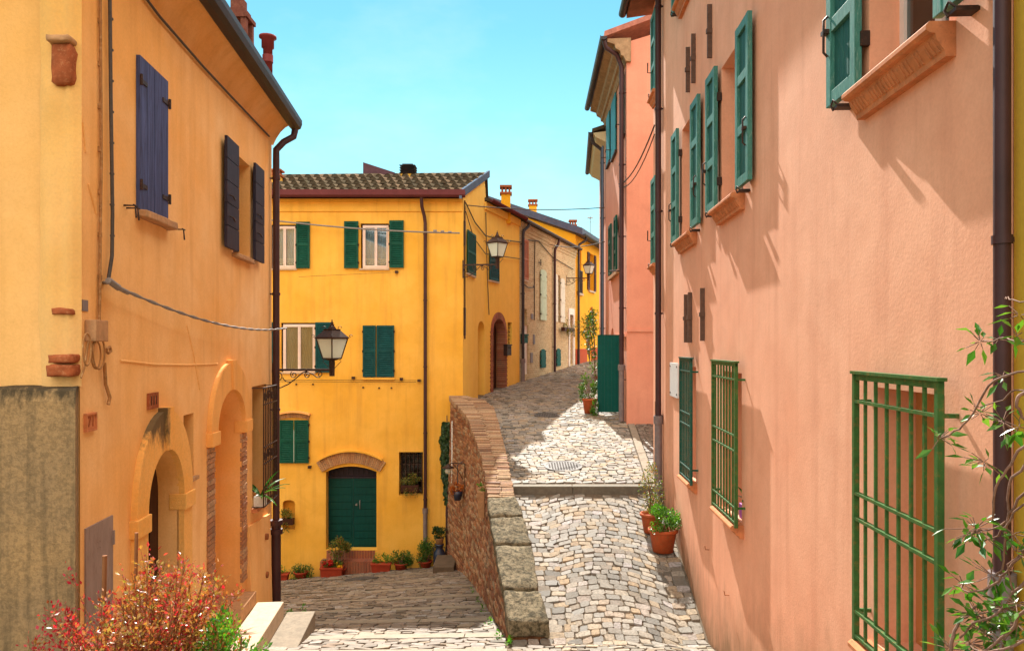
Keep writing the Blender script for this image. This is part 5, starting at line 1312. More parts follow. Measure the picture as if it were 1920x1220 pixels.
H = thing('deep_yellow_house', 'deep yellow house with red plinth closing the view at the bend of the street', 'house', YS.pt(40, -.8, -2))
b = MB(); y1 = YS.rect(1104, 1113, 476, 545); y2 = YS.rect(1083, 1090, 468, 549); y3 = YS.rect(1100.5, 1107.5, 594, 664); y4 = YS.rect(1106, 1110, 577, 590)
panel(b, YS, [(37, -3), (44.5, -3), (44.5, 5.5), (37, 5.5)], [(rect_poly(*w), .2) for w in (y1, y2, y3, y4)])
for w in (y1, y2, y4): b.wbox(YS, w[0]-.05, w[1]+.05, w[2]-.05, w[3]+.05, -.26, -.2, 1)
a = YS.pt(37, 0); q0 = YS.pt(37, 0, -7); c_ = YS.pt(44.5, 0); q1 = YS.pt(44.5, 0, -7)
poly_face(b, [(a.x, a.y, -3), (q0.x, q0.y, -3), (q0.x, q0.y, 8.2), (a.x, a.y, 5.5)]); poly_face(b, [(c_.x, c_.y, -3), (q1.x, q1.y, -3), (q1.x, q1.y, 8.2), (c_.x, c_.y, 5.5)])
part(b, 'wall', ['yellow_deep', 'black'], H)
b = MB(); b.wbox(YS, 37, y3[0]-.05, -2, -.16, -.02, .03); b.wbox(YS, y3[1]+.05, 44.4, -2, -.10, -.02, .03); part(b, 'plinth', 'redsocle', H)
b = MB(); A, B_, C_, D_ = YS.pt(36.8, 5.45, .4), YS.pt(44.7, 5.45, .4), YS.pt(44.7, 8.35, -7.2), YS.pt(36.8, 8.35, -7.2); u = Vector((0, 0, .34)); b.hexa([A, B_, C_, D_, A+u, B_+u, C_+u, D_+u]); roof = part(b, 'roof', painted('slate blue roof edge', (.075, .08, .12), .5, .25, (.2, .1, .07), .3, 3), H)
gutter(H, YS, 36.9, 44.8, 5.5, .46, .09, 'dark_metal')
pipe_run(H, YS, 37.25, 4.9, -.95, .06, .1, [(37.5, 5.45, .44), (37.45, 5.25, .4), (37.3, 5.05, .12)], 'dark_metal')
for (w, off) in ((y1, 1),):
    for (a, c_) in ((w[0]-.42, w[0]-.01), (w[1]+.01, w[1]+.42)): part(louver(YS, a, c_, w[2], w[3], .03), 'shutter', 'brown_wood', H)
    b = MB(); b.wbox(YS, w[0]-.1, w[1]+.1, w[2]-.1, w[2]-.01, 0, .08); part(b, 'window_sill', 'cream_stone', H)
b = MB()
for k in range(8): b.wbox(YS, y2[0]+(y2[1]-y2[0])*k/7-.012, y2[0]+(y2[1]-y2[0])*k/7+.012, y2[2], y2[2]+1.1, .05, .075)
for z in (y2[2], y2[2]+1.1): b.wbox(YS, y2[0]-.05, y2[1]+.05, z-.02, z+.02, .046, .079)
part(b, 'balcony_rail', 'iron', H); b = MB(); b.wbox(YS, y2[0]-.1, y2[1]+.1, y2[2]-.12, y2[2]-.02, 0, .1); part(b, 'window_sill', 'cream_stone', H)
b = MB(); b.wbox(YS, y3[0], y3[1], y3[2]-.2, y3[3], -.18, -.12); part(b, 'door', 'brown_wood', H)
for (x_, yt, yb, Y_, w_, lab) in ((948.5, 349, 390, 27.2, .17, 'yellow chimney with arched brick cap'), (999, 375, 400, 39., .20, 'yellow chimney with small tiled cap'), (1074, 413, 440, 39.5, .17, 'low tiled chimney')):
    q = at(x_, yt, Y_); zb = at(x_, yb+30, Y_).z; b = MB(); b.box(q.x-w_, q.x+w_, Y_-w_, Y_+w_, zb, q.z-.32, 0)
    b.box(q.x-w_-.05, q.x+w_+.05, Y_-w_-.05, Y_+w_+.05, q.z-.32, q.z-.25, 1)
    for e in (-1, 0, 1): b.box(q.x+e*(w_-.04)-.035, q.x+e*(w_-.04)+.035, Y_-w_, Y_+w_, q.z-.25, q.z-.08, 1)
    b.box(q.x-w_-.05, q.x+w_+.05, Y_-w_-.05, Y_+w_+.05, q.z-.08, q.z, 1)
    subpart(b, 'chimney', ['yellow_deep', 'brickred'], roof, H, 0, lab)
q = at(1107, 440, 41.); b = MB(); b.tube([(q.x, 41, q.z-.8), (q.x, 41, q.z+1.)], .018, 5)
for k in range(4): b.tube([(q.x-.15, 41+.12*k, q.z+.95-.0*k), (q.x+.15, 41+.12*k, q.z+.95)], .01, 4)
b.tube([(q.x, 40.9, q.z+.95), (q.x, 41.5, q.z+.95)], .012, 4); b.tube([(q.x-.2, 41, q.z+.7), (q.x+.2, 41, q.z+.7)], .01, 4); subpart(b, 'antenna', 'steel', roof, H)

# ------------------------------------------------------------------ SECOND PINK HOUSE AND ITS NEIGHBOUR
H = thing('rose_house', 'three storey rose pink house with turquoise shutters behind the green gate', 'house', (4.5, 22, -2))
b = MB(); zc = 7.75; xq = PS.pt(19.7, 0).x
panel(b, PS, [(19.7, -3), (25.3, -3), (25.3, zc), (19.7, zc)], [(arch_poly(22.6, 23.9, -2.2, -.35, .9), .25), (rect_poly(20.3, 21.2, -2, .28), .2)])
b.wprism(PS, arch_poly(22.55, 23.95, -2.3, -.35, .95), -.3, -.25)
b.wbox(PS, 20.2, 21.3, -2.2, .35, -.25, -.2)
poly_face(b, [(xq, 19.7, -3), (9.5, 19.7, -3), (9.5, 19.7, zc+2.2), (xq, 19.7, zc+.25)])
q = PS.pt(25.3, 0); poly_face(b, [(q.x, 25.3, -3), (9.5, 25.3, -3), (9.5, 25.3, zc+2.2), (q.x, 25.3, zc+.25)])
b.wbox(PF, xq+.0, 9.4, PF.px(1200, 620)[1]-.025, PF.px(1200, 617)[1], -.01, .035); b.wbox(PS, 19.7, 22.4, PF.px(1200, 617)[1]-.2, PF.px(1200, 617)[1]-.12, -.01, .05)
part(b, 'wall', 'pink2', H)
b = MB(); b.extrude_profile(PS, [(-.1, zc-.30), (0.03, zc-.28), (.10, zc-.15), (.16, zc-.13), (.18, zc-.02), (.30, zc+.05), (.33, zc+.16), (.52, zc+.22), (.52, zc+.30), (-.1, zc+.32)], 19.58, 25.4); part(b, 'cornice', painted('shadow brown cornice', (.34, .22, .12), .85, .4, (.2, .12, .07), .5, 6), H)  # brown shadow under the eaves put into the cornice colour
b = MB(); A, B_, C_, D_ = PS.pt(19.5, zc+.33, .6), PS.pt(25.4, zc+.33, .6), PS.pt(25.4, zc+2.9, -6.5), PS.pt(19.5, zc+2.9, -6.5); u = Vector((0, 0, .14)); b.hexa([A, B_, C_, D_, A+u, B_+u, C_+u, D_+u]); part(b, 'roof', painted('dusty pink roof edge', (.42, .17, .12), .85, .3, (.25, .12, .08), .5, 6), H)
gutter(H, PS, 19.5, 25.45, zc+.34, .62, .09, 'dark_metal')
pipe_run(H, PS, 19.82, zc-.75, -2.0, .06, .12, [(19.62, zc+.28, .6), (19.62, zc+.08, .55), (19.78, zc-.05, .25), (19.82, zc-.35, .12)], 'brown_metal', -.6)
for (x0, x1, yt, yb) in ((1167, 1175, 128, 245), (1146, 1154, 186, 290), (1137, 1142.5, 216, 306)):
    q = PS.rect(x0, x1, yt, yb, .05); q = (min(q[0], q[1]), max(q[0], q[1]), q[2], q[3]); q = (max(q[0], 20.0), q[1], q[2], q[3]) if q[1] > 20.2 else (20.0, 20.5, q[2], q[3])
    b = MB(); n = 5
    for k in range(n): b.wbox(PS, q[0]+(q[1]-q[0])*k/n+.004, q[0]+(q[1]-q[0])*(k+1)/n-.004, q[2], q[3], .03, .065)
    o = part(b, 'shutter', 'turq', H); b = MB(); b.wbox(PS, q[0]-.05, q[1]+.05, q[2]-.08, q[2]-.01, 0, .08); b.tube([PS.pt(q[1], q[2]+.3, .05), PS.pt(q[1], q[2]+.3, .22), PS.pt(q[1]+.1, q[2]+.25, .22)], .015, 5); subpart(b, 'shutter_latch', 'iron', o, H)
for (s0_, s1_) in ((21.4, 22.0), (22.9, 23.6)):
    q = PS.rect(1146, 1157, 395, 497, .1); b_ = framed(PS, s0_, s1_, 2.2, 3.75, .05, .05); part(b_, 'shutter', ['green', 'green'], H)
b = MB(); b.wbox(PS, 21.3, 23.7, 2.06, 2.16, 0, .1); part(b, 'window_sill', 'tan_stone', H)
b = MB(); P = [PS.pt(22.5, 2.1, .05), PS.pt(22.5, 2.1, .35)]; b.tube([PS.pt(21.2, 2.12, .02), PS.pt(21.2, 2.12, .30)], .02, 5); part(b, 'line_bracket', 'iron', H)

H = thing('corner_pink_house', 'narrow pink house with cream soffit beyond the rose pink house', 'house', (4.6, 28, -1.5))
P3 = Wall((2.473-.1, 0), (.0375, 1), (-1, .0375))
b = MB(); s0_ = 25.31
P3 = Wall((PS.pt(25.3, 0).x-.08*25.3, 0), (.08, 1), (-1, .08))
panel(b, P3, [(25.31, -3), (31.3, -3), (31.3, 7.2), (25.31, 7.2)])
q = P3.pt(31.3, 0); poly_face(b, [(q.x, 31.3, -3), (9.5, 31.3, -3), (9.5, 31.3, 9), (q.x, 31.3, 7.2)]); part(b, 'wall', 'pink2', H)
b = MB(); b.extrude_profile(P3, [(-.05, 6.9), (.12, 7.0), (.32, 7.1), (.42, 7.25), (-.05, 7.3)], 25.42, 31.4); part(b, 'cornice', 'cream_soffit', H)
b = MB(); A, B_, C_, D_ = P3.pt(25.42, 7.28, .46), P3.pt(31.5, 7.28, .46), P3.pt(31.5, 9.3, -6), P3.pt(25.42, 9.3, -6); u = Vector((0, 0, .12)); b.hexa([A, B_, C_, D_, A+u, B_+u, C_+u, D_+u]); part(b, 'roof', 'tile_dark', H)
gutter(H, P3, 25.5, 31.5, 7.30, .50, .09, 'dark_metal')
pipe_run(H, P3, 25.75, 6.6, -1.5, .06, .11, [(25.6, 7.25, .5), (25.65, 6.95, .4), (25.75, 6.75, .12)], 'dark_metal')
b = MB(); b.tube([P3.pt(25.45, 6.8, .1), P3.pt(25.45, -1.4, .1)], .04, 8); part(b, 'downpipe', 'light_metal', H)

# green gate in front of the rose house
t = thing('green_gate', 'plain dark green double leaf gate standing open by the rose pink house', 'gate', (2.7, 21.0, -1.9))
GA = Wall((0, 21.0), (1, 0), (0, -1)); q0 = GA.rect(1120, 1166, 629, 772); 
b = MB(); n = 7
for k in range(n): b.wbox(GA, q0[0]+(q0[1]-q0[0])*k/n+.002, q0[0]+(q0[1]-q0[0])*(k+1)/n-.002, q0[2], q0[3], 0, .035)
b.wbox(GA, q0[0], q0[1], q0[3]+.001, q0[3]+.025, -.01, .05); part(b, 'leaf', 'green_gate', t)
q1 = GA.rect(1167, 1171, 629, 772); b = MB(); b.wbox(GA, q1[0], q1[1]+.02, q1[2], q1[3], -.02, .03); part(b, 'leaf', 'green_gate', t)
b = MB(); b.tube([GA.pt(q0[1]+.005, q0[2]-.08, .01), GA.pt(q0[1]+.005, q0[3], .01)], .018, 6); b.tube([GA.pt(q0[0]+.02, q0[2]-.09, .01), GA.pt(q0[0]+.02, q0[2]+.1, .01)], .018, 6); part(b, 'gate_hinge', 'iron', t)

# ------------------------------------------------------------------ PARAPET
P_ = thing('parapet_wall', 'curving brick parapet between the upper street and the lower lane, capped with brick and stone', 'wall', (-.6, 14, -4))
b = MB(); ys_ = [10.14+(21.46-10.14)*k/60 for k in range(61)]; vs = []
for y in ys_:
    zt = ptop(y)-.09; zb = zL(pl(y), y)-.3; ba = .10*cl((zt-zb)/2.)
    vs += [(pl(y)-ba+.02, y, zb), (pl(y)+.02-ba*.5, y, (zb+zt)/2), (pl(y)+.035, y, zt), (pr(y)-.035, y, zt), (pr(y)-.02, y, zU(0, y)-.3)]
b.add(vs, [(i*5+k, i*5+k+1, (i+1)*5+k+1, (i+1)*5+k) for i in range(60) for k in range(4)], 0)
b.add(vs[:5], [(0, 1, 2, 3, 4)])
def facex(y, z):
    zt = ptop(y)-.09; zb = zL(pl(y), y)-.3; ba = .10*cl((zt-zb)/2.); zm = (zb+zt)/2
    xb, xm, xt = pl(y)-ba+.02, pl(y)+.02-ba*.5, pl(y)+.035
    return xb+(xm-xb)*cl((z-zb)/(zm-zb)) if z < zm else xm+(xt-xm)*cl((z-zm)/(zt-zm))
z = -6.6; r_ = 0
while z < -1.5:
    y = 10.2+(r_ % 2)*.13
    while y < 21.2:
        L_ = R.uniform(.16, .30); hh = R.uniform(.048, .066)
        zz_ = z+R.uniform(-.008, .008)+.06*math.sin(y*.8)
        if ptop(y)-.16 > zz_+hh and zz_ > zL(pl(y), y)-.1 and R.random() < .86:
            d = R.uniform(.002, .028); y2 = min(y+L_, 21.4); A_ = [(facex(yy, q_), yy, q_) for yy, q_ in ((y, zz_), (y2, zz_), (y2, zz_+hh), (y, zz_+hh))]
            b.hexa([(A_[0][0]+.04, y, zz_), (A_[1][0]+.04, y2, zz_), (A_[1][0]-d, y2-.004, zz_+.003), (A_[0][0]-d, y+.004, zz_+.003), (A_[3][0]+.04, y, zz_+hh), (A_[2][0]+.04, y2, zz_+hh), (A_[2][0]-d, y2-.004, zz_+hh-.003), (A_[3][0]-d, y+.004, zz_+hh-.003)], 1)
        y += L_+R.uniform(.010, .022)
    z += .078; r_ += 1
part(b, 'wall', ['rubble', 'bricks_wall'], P_)
b = MB(); y = 13.50                                       # brick-on-edge coping, each course two bricks
while y < 21.40:
    th = R.uniform(.058, .068); a, c_ = pl(y)-.01, pr(y)+.015; sp_ = a+(c_-a)*R.uniform(.42, .58)
    for (x0, x1) in ((a+R.uniform(-.015, .015), sp_-.005), (sp_+.005, c_+R.uniform(-.015, .015))):
        z0, z1 = ptop(y)-.12, ptop(y)+R.uniform(-.012, .012); j = R.uniform(-.012, .012); y2 = y+th-.010; dz = ptop(y2)-ptop(y); yj = .09*(x1-x0)*0
        b.hexa([(x0, y+j, z0), (x1, y-j, z0), (x1, y2-j, z0+dz), (x0, y2+j, z0+dz), (x0, y+j, z1), (x1, y-j, z1+R.uniform(-.006, .006)), (x1, y2-j, z1+dz), (x0, y2+j, z1+dz)])
    y += th
part(b, 'brick_coping', 'bricks', P_)
for (ya, yb_) in ((12.84, 13.46), (11.99, 12.80), (10.80, 11.95), (10.06, 10.77)):
    b = MB(); o_ = .02+R.uniform(0, .02)
    q = [(pl(ya)-o_, ya+.01, ptop(ya)-.20), (pr(ya)+o_, ya+.01, ptop(ya)-.20), (pr(yb_)+o_, yb_-.01, ptop(yb_)-.20), (pl(yb_)-o_, yb_-.01, ptop(yb_)-.20)]
    q += [(x_, y_, z_+.23) for x_, y_, z_ in q]; rough_block(b, q, 12, .022, 5., 0, .06)
    part(b, 'coping_stone', 'moss_stone', P_)
b = MB(); rough_block(b, [(pr(13.1)-.10, 12.75, -3.2), (pr(13.1)+.10, 12.75, -3.2), (pr(13.1)+.08, 13.4, -3.0), (pr(13.1)-.12, 13.4, -3.0), (pr(13.1)-.10, 12.75, -3.0), (pr(13.1)+.06, 12.75, -3.02), (pr(13.1)+.06, 13.4, -2.86), (pr(13.1)-.10, 13.4, -2.84)], 5, .02, 6., 0, .08); part(b, 'corner_stone', 'moss_stone', P_)
# small fittings on the lane side of the parapet
t = thing('wall_planter', 'small terracotta wall planter with a green sprig hung on the parapet brick', 'planter', at(894, 925, 14.0))
q = at(893, 940, 14.3); q.x = pl(14.3)-.03; b = MB(); b.hexa([q+Vector((-.10, -.06, -.3)), q+Vector((.02, -.06, -.3)), q+Vector((.02, .06, -.3)), q+Vector((-.10, .06, -.3)), q+Vector((-.12, -.07, .2)), q+Vector((.02, -.07, .2)), q+Vector((.02, .07, .2)), q+Vector((-.12, .07, .2))]); part(b, 'pot', 'tan_stone', t, .006)

# ------------------------------------------------------------------ foliage helpers and plants
def rv(): 
    while True:
        v_ = Vector((R.uniform(-1, 1), R.uniform(-1, 1), R.uniform(-1, 1)))
        if .05 < v_.length < 1: return v_
def leaves(mb, c, rad3, n, L, mi=0, shell=.55, up_=.35, clumps=9, w=.5):
    cs = [Vector((v_.x*rad3[0], v_.y*rad3[1], v_.z*rad3[2]))*.8 for v_ in (rv() for _ in range(clumps))]
    for _ in range(n):
        k = R.choice(cs); v_ = rv(); p = k+Vector((v_.x*rad3[0], v_.y*rad3[1], v_.z*rad3[2]))*.42
        d = (rv()+p.normalized()*.7+Vector((0, 0, up_))).normalized(); nr = (rv()+Vector((0, 0, .9))).normalized()
        if abs(d.dot(nr)) > .93: nr = d.orthogonal().normalized()
        l_ = L*R.uniform(.6, 1.25); mb.leaf(Vector(c)+p, d, nr, l_, l_*w, mi)
def twigs(mb, base, c, rad3, n, r=.008, mi=0):
    for _ in range(n):
        v_ = rv(); e = Vector(c)+Vector((v_.x*rad3[0], v_.y*rad3[1], v_.z*rad3[2]))*.85; m_ = Vector(base).lerp(e, .5)+Vector((R.uniform(-.05, .05), R.uniform(-.05, .05), .05))
        mb.tube([base, m_, e], r, 4, mi, r*.4)
def shrub(name, label, cat, base, c, rad3, n, L, lm, group=None, clumps=10, w=.5):
    t = thing(name, label, cat, base, group); b = MB(); leaves(b, c, rad3, n, L, 0, clumps=clumps, w=w); part(b, 'foliage', lm, t); b = MB(); twigs(b, base, c, rad3, 14, .012); part(b, 'stem', 'bark', t); return t
def pot_round(t, x, y, z, r, h, m_='pot'):
    b = MB(); b.lathe([(0, 0), (r*.70, 0), (r*.92, h*.84), (r*.93, h*.85), (r*1.03, h*.86), (r*1.05, h*.92), (r*1.03, h), (r*.92, h), (r*.88, h*.85), (0, h*.85)], (x, y, z), 26); return part(b, 'pot', m_, t)
# red bush at the lower left: thin arching stems with small coloured leaves
base = Vector((-2.35, 4.95, -2.95))
T = thing('red_bush', 'spindly bush with red, orange and yellow leaves in front of the grey wall', 'bush', base)
bs_, bl_, bc_ = MB(), MB(), MB()
for k in range(260):
    az = R.uniform(0, 2*math.pi); out = R.uniform(.04, .84)**.8; hgt = R.uniform(.75, 1.55)-out*.42
    tall = R.random() < .22
    if tall: hgt *= 1.13
    st = base+Vector((R.uniform(-.16, .16), R.uniform(-.16, .16), 0)); e = st+Vector((math.cos(az)*out, math.sin(az)*out*.8, hgt))
    if e.x < -3.2: e.x = -3.2+R.uniform(0, .1)
    if e.x > -1.86: e.x = -1.86-R.uniform(0, .12)
    if e.y > 5.6: e.y = 5.6
    pts = [st, st.lerp(e, .35)+Vector((0, 0, .14)), st.lerp(e, .7)+Vector((R.uniform(-.04, .04), R.uniform(-.04, .04), .12)), e]
    fine = [pts[0].lerp(pts[1], f) for f in (0, .5)]+[pts[1].lerp(pts[2], f) for f in (0, .5)]+[pts[2].lerp(pts[3], f) for f in (0, .35, .7, 1.)]
    fine = [p+Vector((R.uniform(-.014, .014), R.uniform(-.014, .014), 0)) for p in fine]
    bs_.tube(fine, .0055, 4, 0, .0018)
    for j in range(36 if tall else 125):
        f = R.uniform(.22, 1.) if not tall else R.uniform(.55, 1.)
        i = min(int(f*7), 6); p = fine[i].lerp(fine[i+1], f*7-i)
        twig = (rv()*.5+Vector((0, 0, .25)))*R.uniform(.02, .17); q = p+twig
        if R.random() < .35: bs_.tube([p, q], .0013, 3)
        d = (twig.normalized()+rv()*.6+Vector((0, 0, .2))).normalized(); nr = (rv()+Vector((0, 0, .7))).normalized()
        if abs(d.dot(nr)) > .93: nr = d.orthogonal().normalized()
        l_ = R.uniform(.018, .042); crim = (tall and R.random() < .4) or (q.x < -2.8 and R.random() < .7) or R.random() < .05
        (bc_ if crim else bl_).leaf(q, d, nr, l_, l_*.55)
part(bs_, 'stem', 'stem_red', T); part(bl_, 'leaves', 'leaf_red', T); part(bc_, 'new_leaves', 'leaf_crimson', T)
b = MB(); b.tube([(-2.78, 5.05, -3.0), (-2.76, 5.06, -1.42)], .016, 7); q = at(228, 1040, 5.1); solo(b, 'garden_stake', 'wood_stake', 'short wooden stake standing among the red bush stems', 'stake', (-2.78, 5.05, -2.95))
b = MB(); b.tube([(-2.64, 5.2, -3.0), (-2.615, 5.2, -1.30)], .012, 7); solo(b, 'garden_stake', 'wood_stake', 'taller thin dark stake behind the red bush before the grey hatch', 'stake', (-2.64, 5.2, -2.95))
shrub('green_bush', 'low bright green bush at the right foot of the red bush', 'bush', Vector((-1.84, 4.95, -2.95)), Vector((-1.86, 4.92, -2.13)), (.24, .22, .34), 3000, .035, 'leaf_bright', None, 16, .6)
# climbing plant at the right edge
T = thing('climbing_plant', 'woody climbing plant with glossy green leaves at the right edge before the near downpipe', 'plant', Vector((2.05, 3.0, -2.5)))
bs_, bl_ = MB(), MB()
VB = [ # (pixel polyline, depth at start and end, start radius)
 ([(1780, 1225), (1786, 1190), (1800, 1165), (1818, 1148), (1838, 1130)], 3.05, 3.1, .012),
 ([(1960, 690), (1880, 705), (1845, 735), (1815, 790), (1790, 808), (1762, 822)], 2.75, 3.25, .008),
 ([(1960, 740), (1905, 730), (1880, 748), (1850, 760), (1830, 764)], 2.8, 3.2, .006),
 ([(1960, 560), (1910, 565), (1890, 558), (1884, 560)], 2.7, 3.0, .005),
 ([(1960, 640), (1910, 640), (1885, 635), (1855, 638), (1838, 640)], 2.75, 3.15, .006),
 ([(1945, 725), (1915, 740), (1908, 760), (1925, 790), (1950, 800)], 2.7, 2.7, .011),
 ([(1960, 830), (1915, 838), (1895, 870), (1875, 900), (1863, 940), (1864, 985)], 2.75, 2.95, .010),
 ([(1940, 840), (1915, 880), (1893, 905), (1890, 960), (1882, 1050), (1868, 1078)], 2.8, 3.0, .009),
 ([(1960, 900), (1920, 925), (1895, 960), (1880, 980), (1850, 992), (1815, 1000)], 2.75, 3.15, .009),
 ([(1960, 935), (1910, 950), (1888, 985), (1860, 1008), (1835, 1016)], 2.75, 3.1, .007),
 ([(1960, 1010), (1925, 1030), (1900, 1055), (1880, 1080), (1845, 1105), (1806, 1106), (1805, 1090)], 2.7, 3.1, .009),
 ([(1960, 1060), (1925, 1085), (1900, 1110), (1870, 1150), (1825, 1165), (1800, 1195)], 2.7, 3.05, .010),
 ([(1960, 1120), (1920, 1145), (1890, 1185), (1850, 1215), (1800, 1225)], 2.65, 2.95, .011),
 ([(1960, 1180), (1900, 1210), (1850, 1222), (1820, 1210)], 2.65, 2.9, .010),
 ([(1925, 1085), (1935, 1020), (1950, 960)], 2.7, 2.7, .010),
 ([(1900, 1110), (1890, 1060), (1910, 1040)], 2.85, 2.8, .006),
]
for pts, ya, yb_, r_ in VB:
    n = len(pts)-1; P3_ = [at(x_, y_, ya+(yb_-ya)*i/n) for i, (x_, y_) in enumerate(pts)]
    fine = []
    for i in range(n):
        for f in (0, .33, .66):
            a0 = P3_[max(i-1, 0)]; a1_ = P3_[i]; a2_ = P3_[i+1]; a3_ = P3_[min(i+2, n)]
            fine.append(.5*((2*a1_)+(a2_-a0)*f+(2*a0-5*a1_+4*a2_-a3_)*f*f+(3*a1_-a0-3*a2_+a3_)*f**3)+rv()*.006)
    fine.append(P3_[-1]); bs_.tube(fine, r_*.66, 6, 0, r_*.36)
VC = [((1762, 820), 3.25, 9, 26), ((1838, 640), 3.15, 8, 24), ((1872, 636), 3.1, 4, 16), ((1838, 775), 3.15, 8, 22), ((1880, 790), 3.05, 12, 34), ((1910, 800), 2.9, 6, 26), ((1880, 705), 3.0, 6, 18), ((1845, 865), 3.1, 12, 28), ((1830, 990), 3.1, 20, 40), ((1812, 1000), 3.12, 8, 22), ((1806, 1095), 3.1, 8, 26),
      ((1860, 1078), 3.0, 14, 34), ((1905, 1035), 2.8, 8, 40), ((1832, 1150), 3.05, 22, 36), ((1880, 1140), 2.95, 22, 44), ((1850, 1185), 3.0, 16, 36), ((1905, 1130), 2.8, 12, 36), ((1820, 1205), 3.0, 14, 28), ((1908, 1170), 2.8, 12, 30), ((1912, 590), 2.75, 6, 26), ((1905, 630), 2.8, 5, 22), ((1880, 1205), 2.9, 16, 34), ((1780, 1215), 3.05, 10, 26), ((1900, 1000), 2.85, 8, 40)]
for (x_, y_), Y_, n, sp_ in VC:
    c = at(x_, y_, Y_); s_ = sp_/1400*Y_
    for _ in range(int(n*1.4)):
        p = c+Vector((R.gauss(0, .45), R.gauss(0, .5), R.gauss(0, .4)))*s_; d = ((p-c).normalized()+rv()*.7+Vector((-.25, 0, -.1))).normalized(); nr = (rv()*.8+Vector((0, 0, 1))).normalized()
        if abs(d.dot(nr)) > .93: nr = d.orthogonal().normalized()
        l_ = R.uniform(.04, .078); bl_.leaf(p, d, nr, l_, l_*.44); bs_.tube([c.lerp(p, .2), p], .0018, 4)
part(bs_, 'branch', 'bark', T); part(bl_, 'leaves', 'leaf_vine', T)
# pots by the pink wall
def potted(label, x, y, r, h, lean, n, L, lm, dz=0, cat='potted plant', zf=zU, ph=.45, group=None):
    z = zf(x, y)+dz+.01; t = thing('potted_plant', label, cat, Vector((x, y, z)), group); pot_round(t, x, y, z, r, h)
    c = Vector((x, y, z+h+ph*.45))+lean; b = MB(); leaves(b, c, (r*1.25, r*1.25, ph*.75), n, L, 0, clumps=12, w=.6); part(b, 'foliage', lm, t)
    b = MB(); twigs(b, Vector((x, y, z+h*.8)), c, (r, r, ph*.8), 12, .007); part(b, 'stem', 'bark', t); return t
potted('terracotta pot of green trailing plant against the pink wall, nearer of two', 2.47, 12.22, .235, .37, Vector((-.02, -.02, -.05)), 1500, .045, 'leaf_bright', ph=.34)
potted('terracotta pot with a taller leggy plant behind the nearer pot by the downpipe', 2.40, 12.80, .20, .33, Vector((0, 0, .08)), 900, .042, 'leaf_mix', ph=.75)
# flowers before the yellow house
def box_planter(label, x0, x1, y_, zb, h=.26, d=.26, lm='leaf_green', n=500, L=.06, fh=.22, blooms=()):
    W = YF; t = thing('planter', label, 'planter', YF.pt((x0+x1)/2, zb, y_)); b = MB()
    P = YF.pt; e = .03
    b.hexa([P(x0+e, zb, y_-d/2+e), P(x1-e, zb, y_-d/2+e), P(x1-e, zb, y_+d/2-e), P(x0+e, zb, y_+d/2-e), P(x0, zb+h, y_-d/2), P(x1, zb+h, y_-d/2), P(x1, zb+h, y_+d/2), P(x0, zb+h, y_+d/2)])
    b.wbox(YF, x0-.015, x1+.015, zb+h-.04, zb+h+.003, y_-d/2-.015, y_+d/2+.015); part(b, 'box', 'pot_red', t, .008)
    b = MB(); c = YF.pt((x0+x1)/2, zb+h+fh*.4, y_); leaves(b, c, ((x1-x0)*.5, d*.5, fh), n, L, 0, clumps=16); part(b, 'foliage', lm, t)
    for (bx, bz, br, bm_, bn) in blooms:
        b = MB(); leaves(b, YF.pt(bx, bz, y_+.04), (br, br, br*.8), bn, .05, 0, clumps=8, w=.9); part(b, 'blossom', bm_, t)
    return t
X = lambda px_, o_=.5: (px_-960)/1400*(21.5-o_)
Z = lambda py_, o_=.5: (648-py_)/1400*(21.5-o_)
box_planter('red brown flower box with red and yellow blooms left of the door steps', X(603), X(644), .55, zL(X(623), 20.95)+.01, .27, .28, 'leaf_green', 420, .06, .2, ((X(617), Z(1050), .17, 'petal_red', 240), (X(637), Z(1057), .09, 'petal_yellow', 110)))
box_planter('red brown flower box of low greenery right of the door steps', X(697), X(733), .50, zL(X(715), 21.)+.01, .26, .26, 'leaf_bright', 420, .06, .2)
box_planter('red brown flower box by the downpipe at the left end of the yellow wall', X(508), X(541), .5, zL(X(522), 21.)+.01, .22, .24, 'leaf_bright', 300, .06, .16, ((X(536), Z(1080), .05, 'petal_yellow', 40),))
G_ = 'shrubs along the foot of the yellow wall'
def gsh_(label, px0, px1, pt_, pb, lm, n, L=.055, o_=.4, w=.55, pot=True):
    x0, x1 = X(px0, o_), X(px1, o_); c = Vector(((x0+x1)/2, 21.5-o_, (Z(pt_, o_)+Z(pb, o_))/2+.05)); zb = zL(c.x, c.y); t = shrub('shrub', label, 'shrub', Vector((c.x, c.y, zb)), c, ((x1-x0)*.5, .28, (Z(pt_, o_)-Z(pb, o_))*.5), n, L, lm, G_, 18, w)
    if pot: pot_round(t, c.x, c.y, zb, min(.2, (x1-x0)*.32), .22, 'pot_red')
gsh_('bushy green shrub in a pot between the right flower box and the round shrub', 729, 775, 1034, 1068, 'leaf_green', 1400)
gsh_('tall round green shrub beside the dark blue can', 776, 818, 1013, 1063, 'leaf_green', 1600)
gsh_('rounded green shrub right of the leftmost flower box', 541, 588, 1060, 1092, 'leaf_green', 1300)
gsh_('yellow green shrub above the red blooms left of the teal door', 616, 657, 1009, 1046, 'leaf_mix', 1300, .06)
t = thing('milk_can', 'dark blue metal can holding a small round bush beside the parapet', 'can', (X(824), 21.0, zL(X(824), 21.)))
zz_ = zL(X(824), 21.); b = MB(); b.lathe([(0, 0), (.16, 0), (.17, .03), (.17, .38), (.165, .42), (.10, .52), (.10, .60), (.125, .62), (.125, .66), (0, .66)], (X(824), 21.0, zz_), 22); part(b, 'body', 'blue_can', t)
b = MB(); 
for e in (-1, 1): b.tube([(X(824)+e*.10, 21., zz_+.58), (X(824)+e*.17, 21., zz_+.55), (X(824)+e*.17, 21., zz_+.44)], .012, 5)
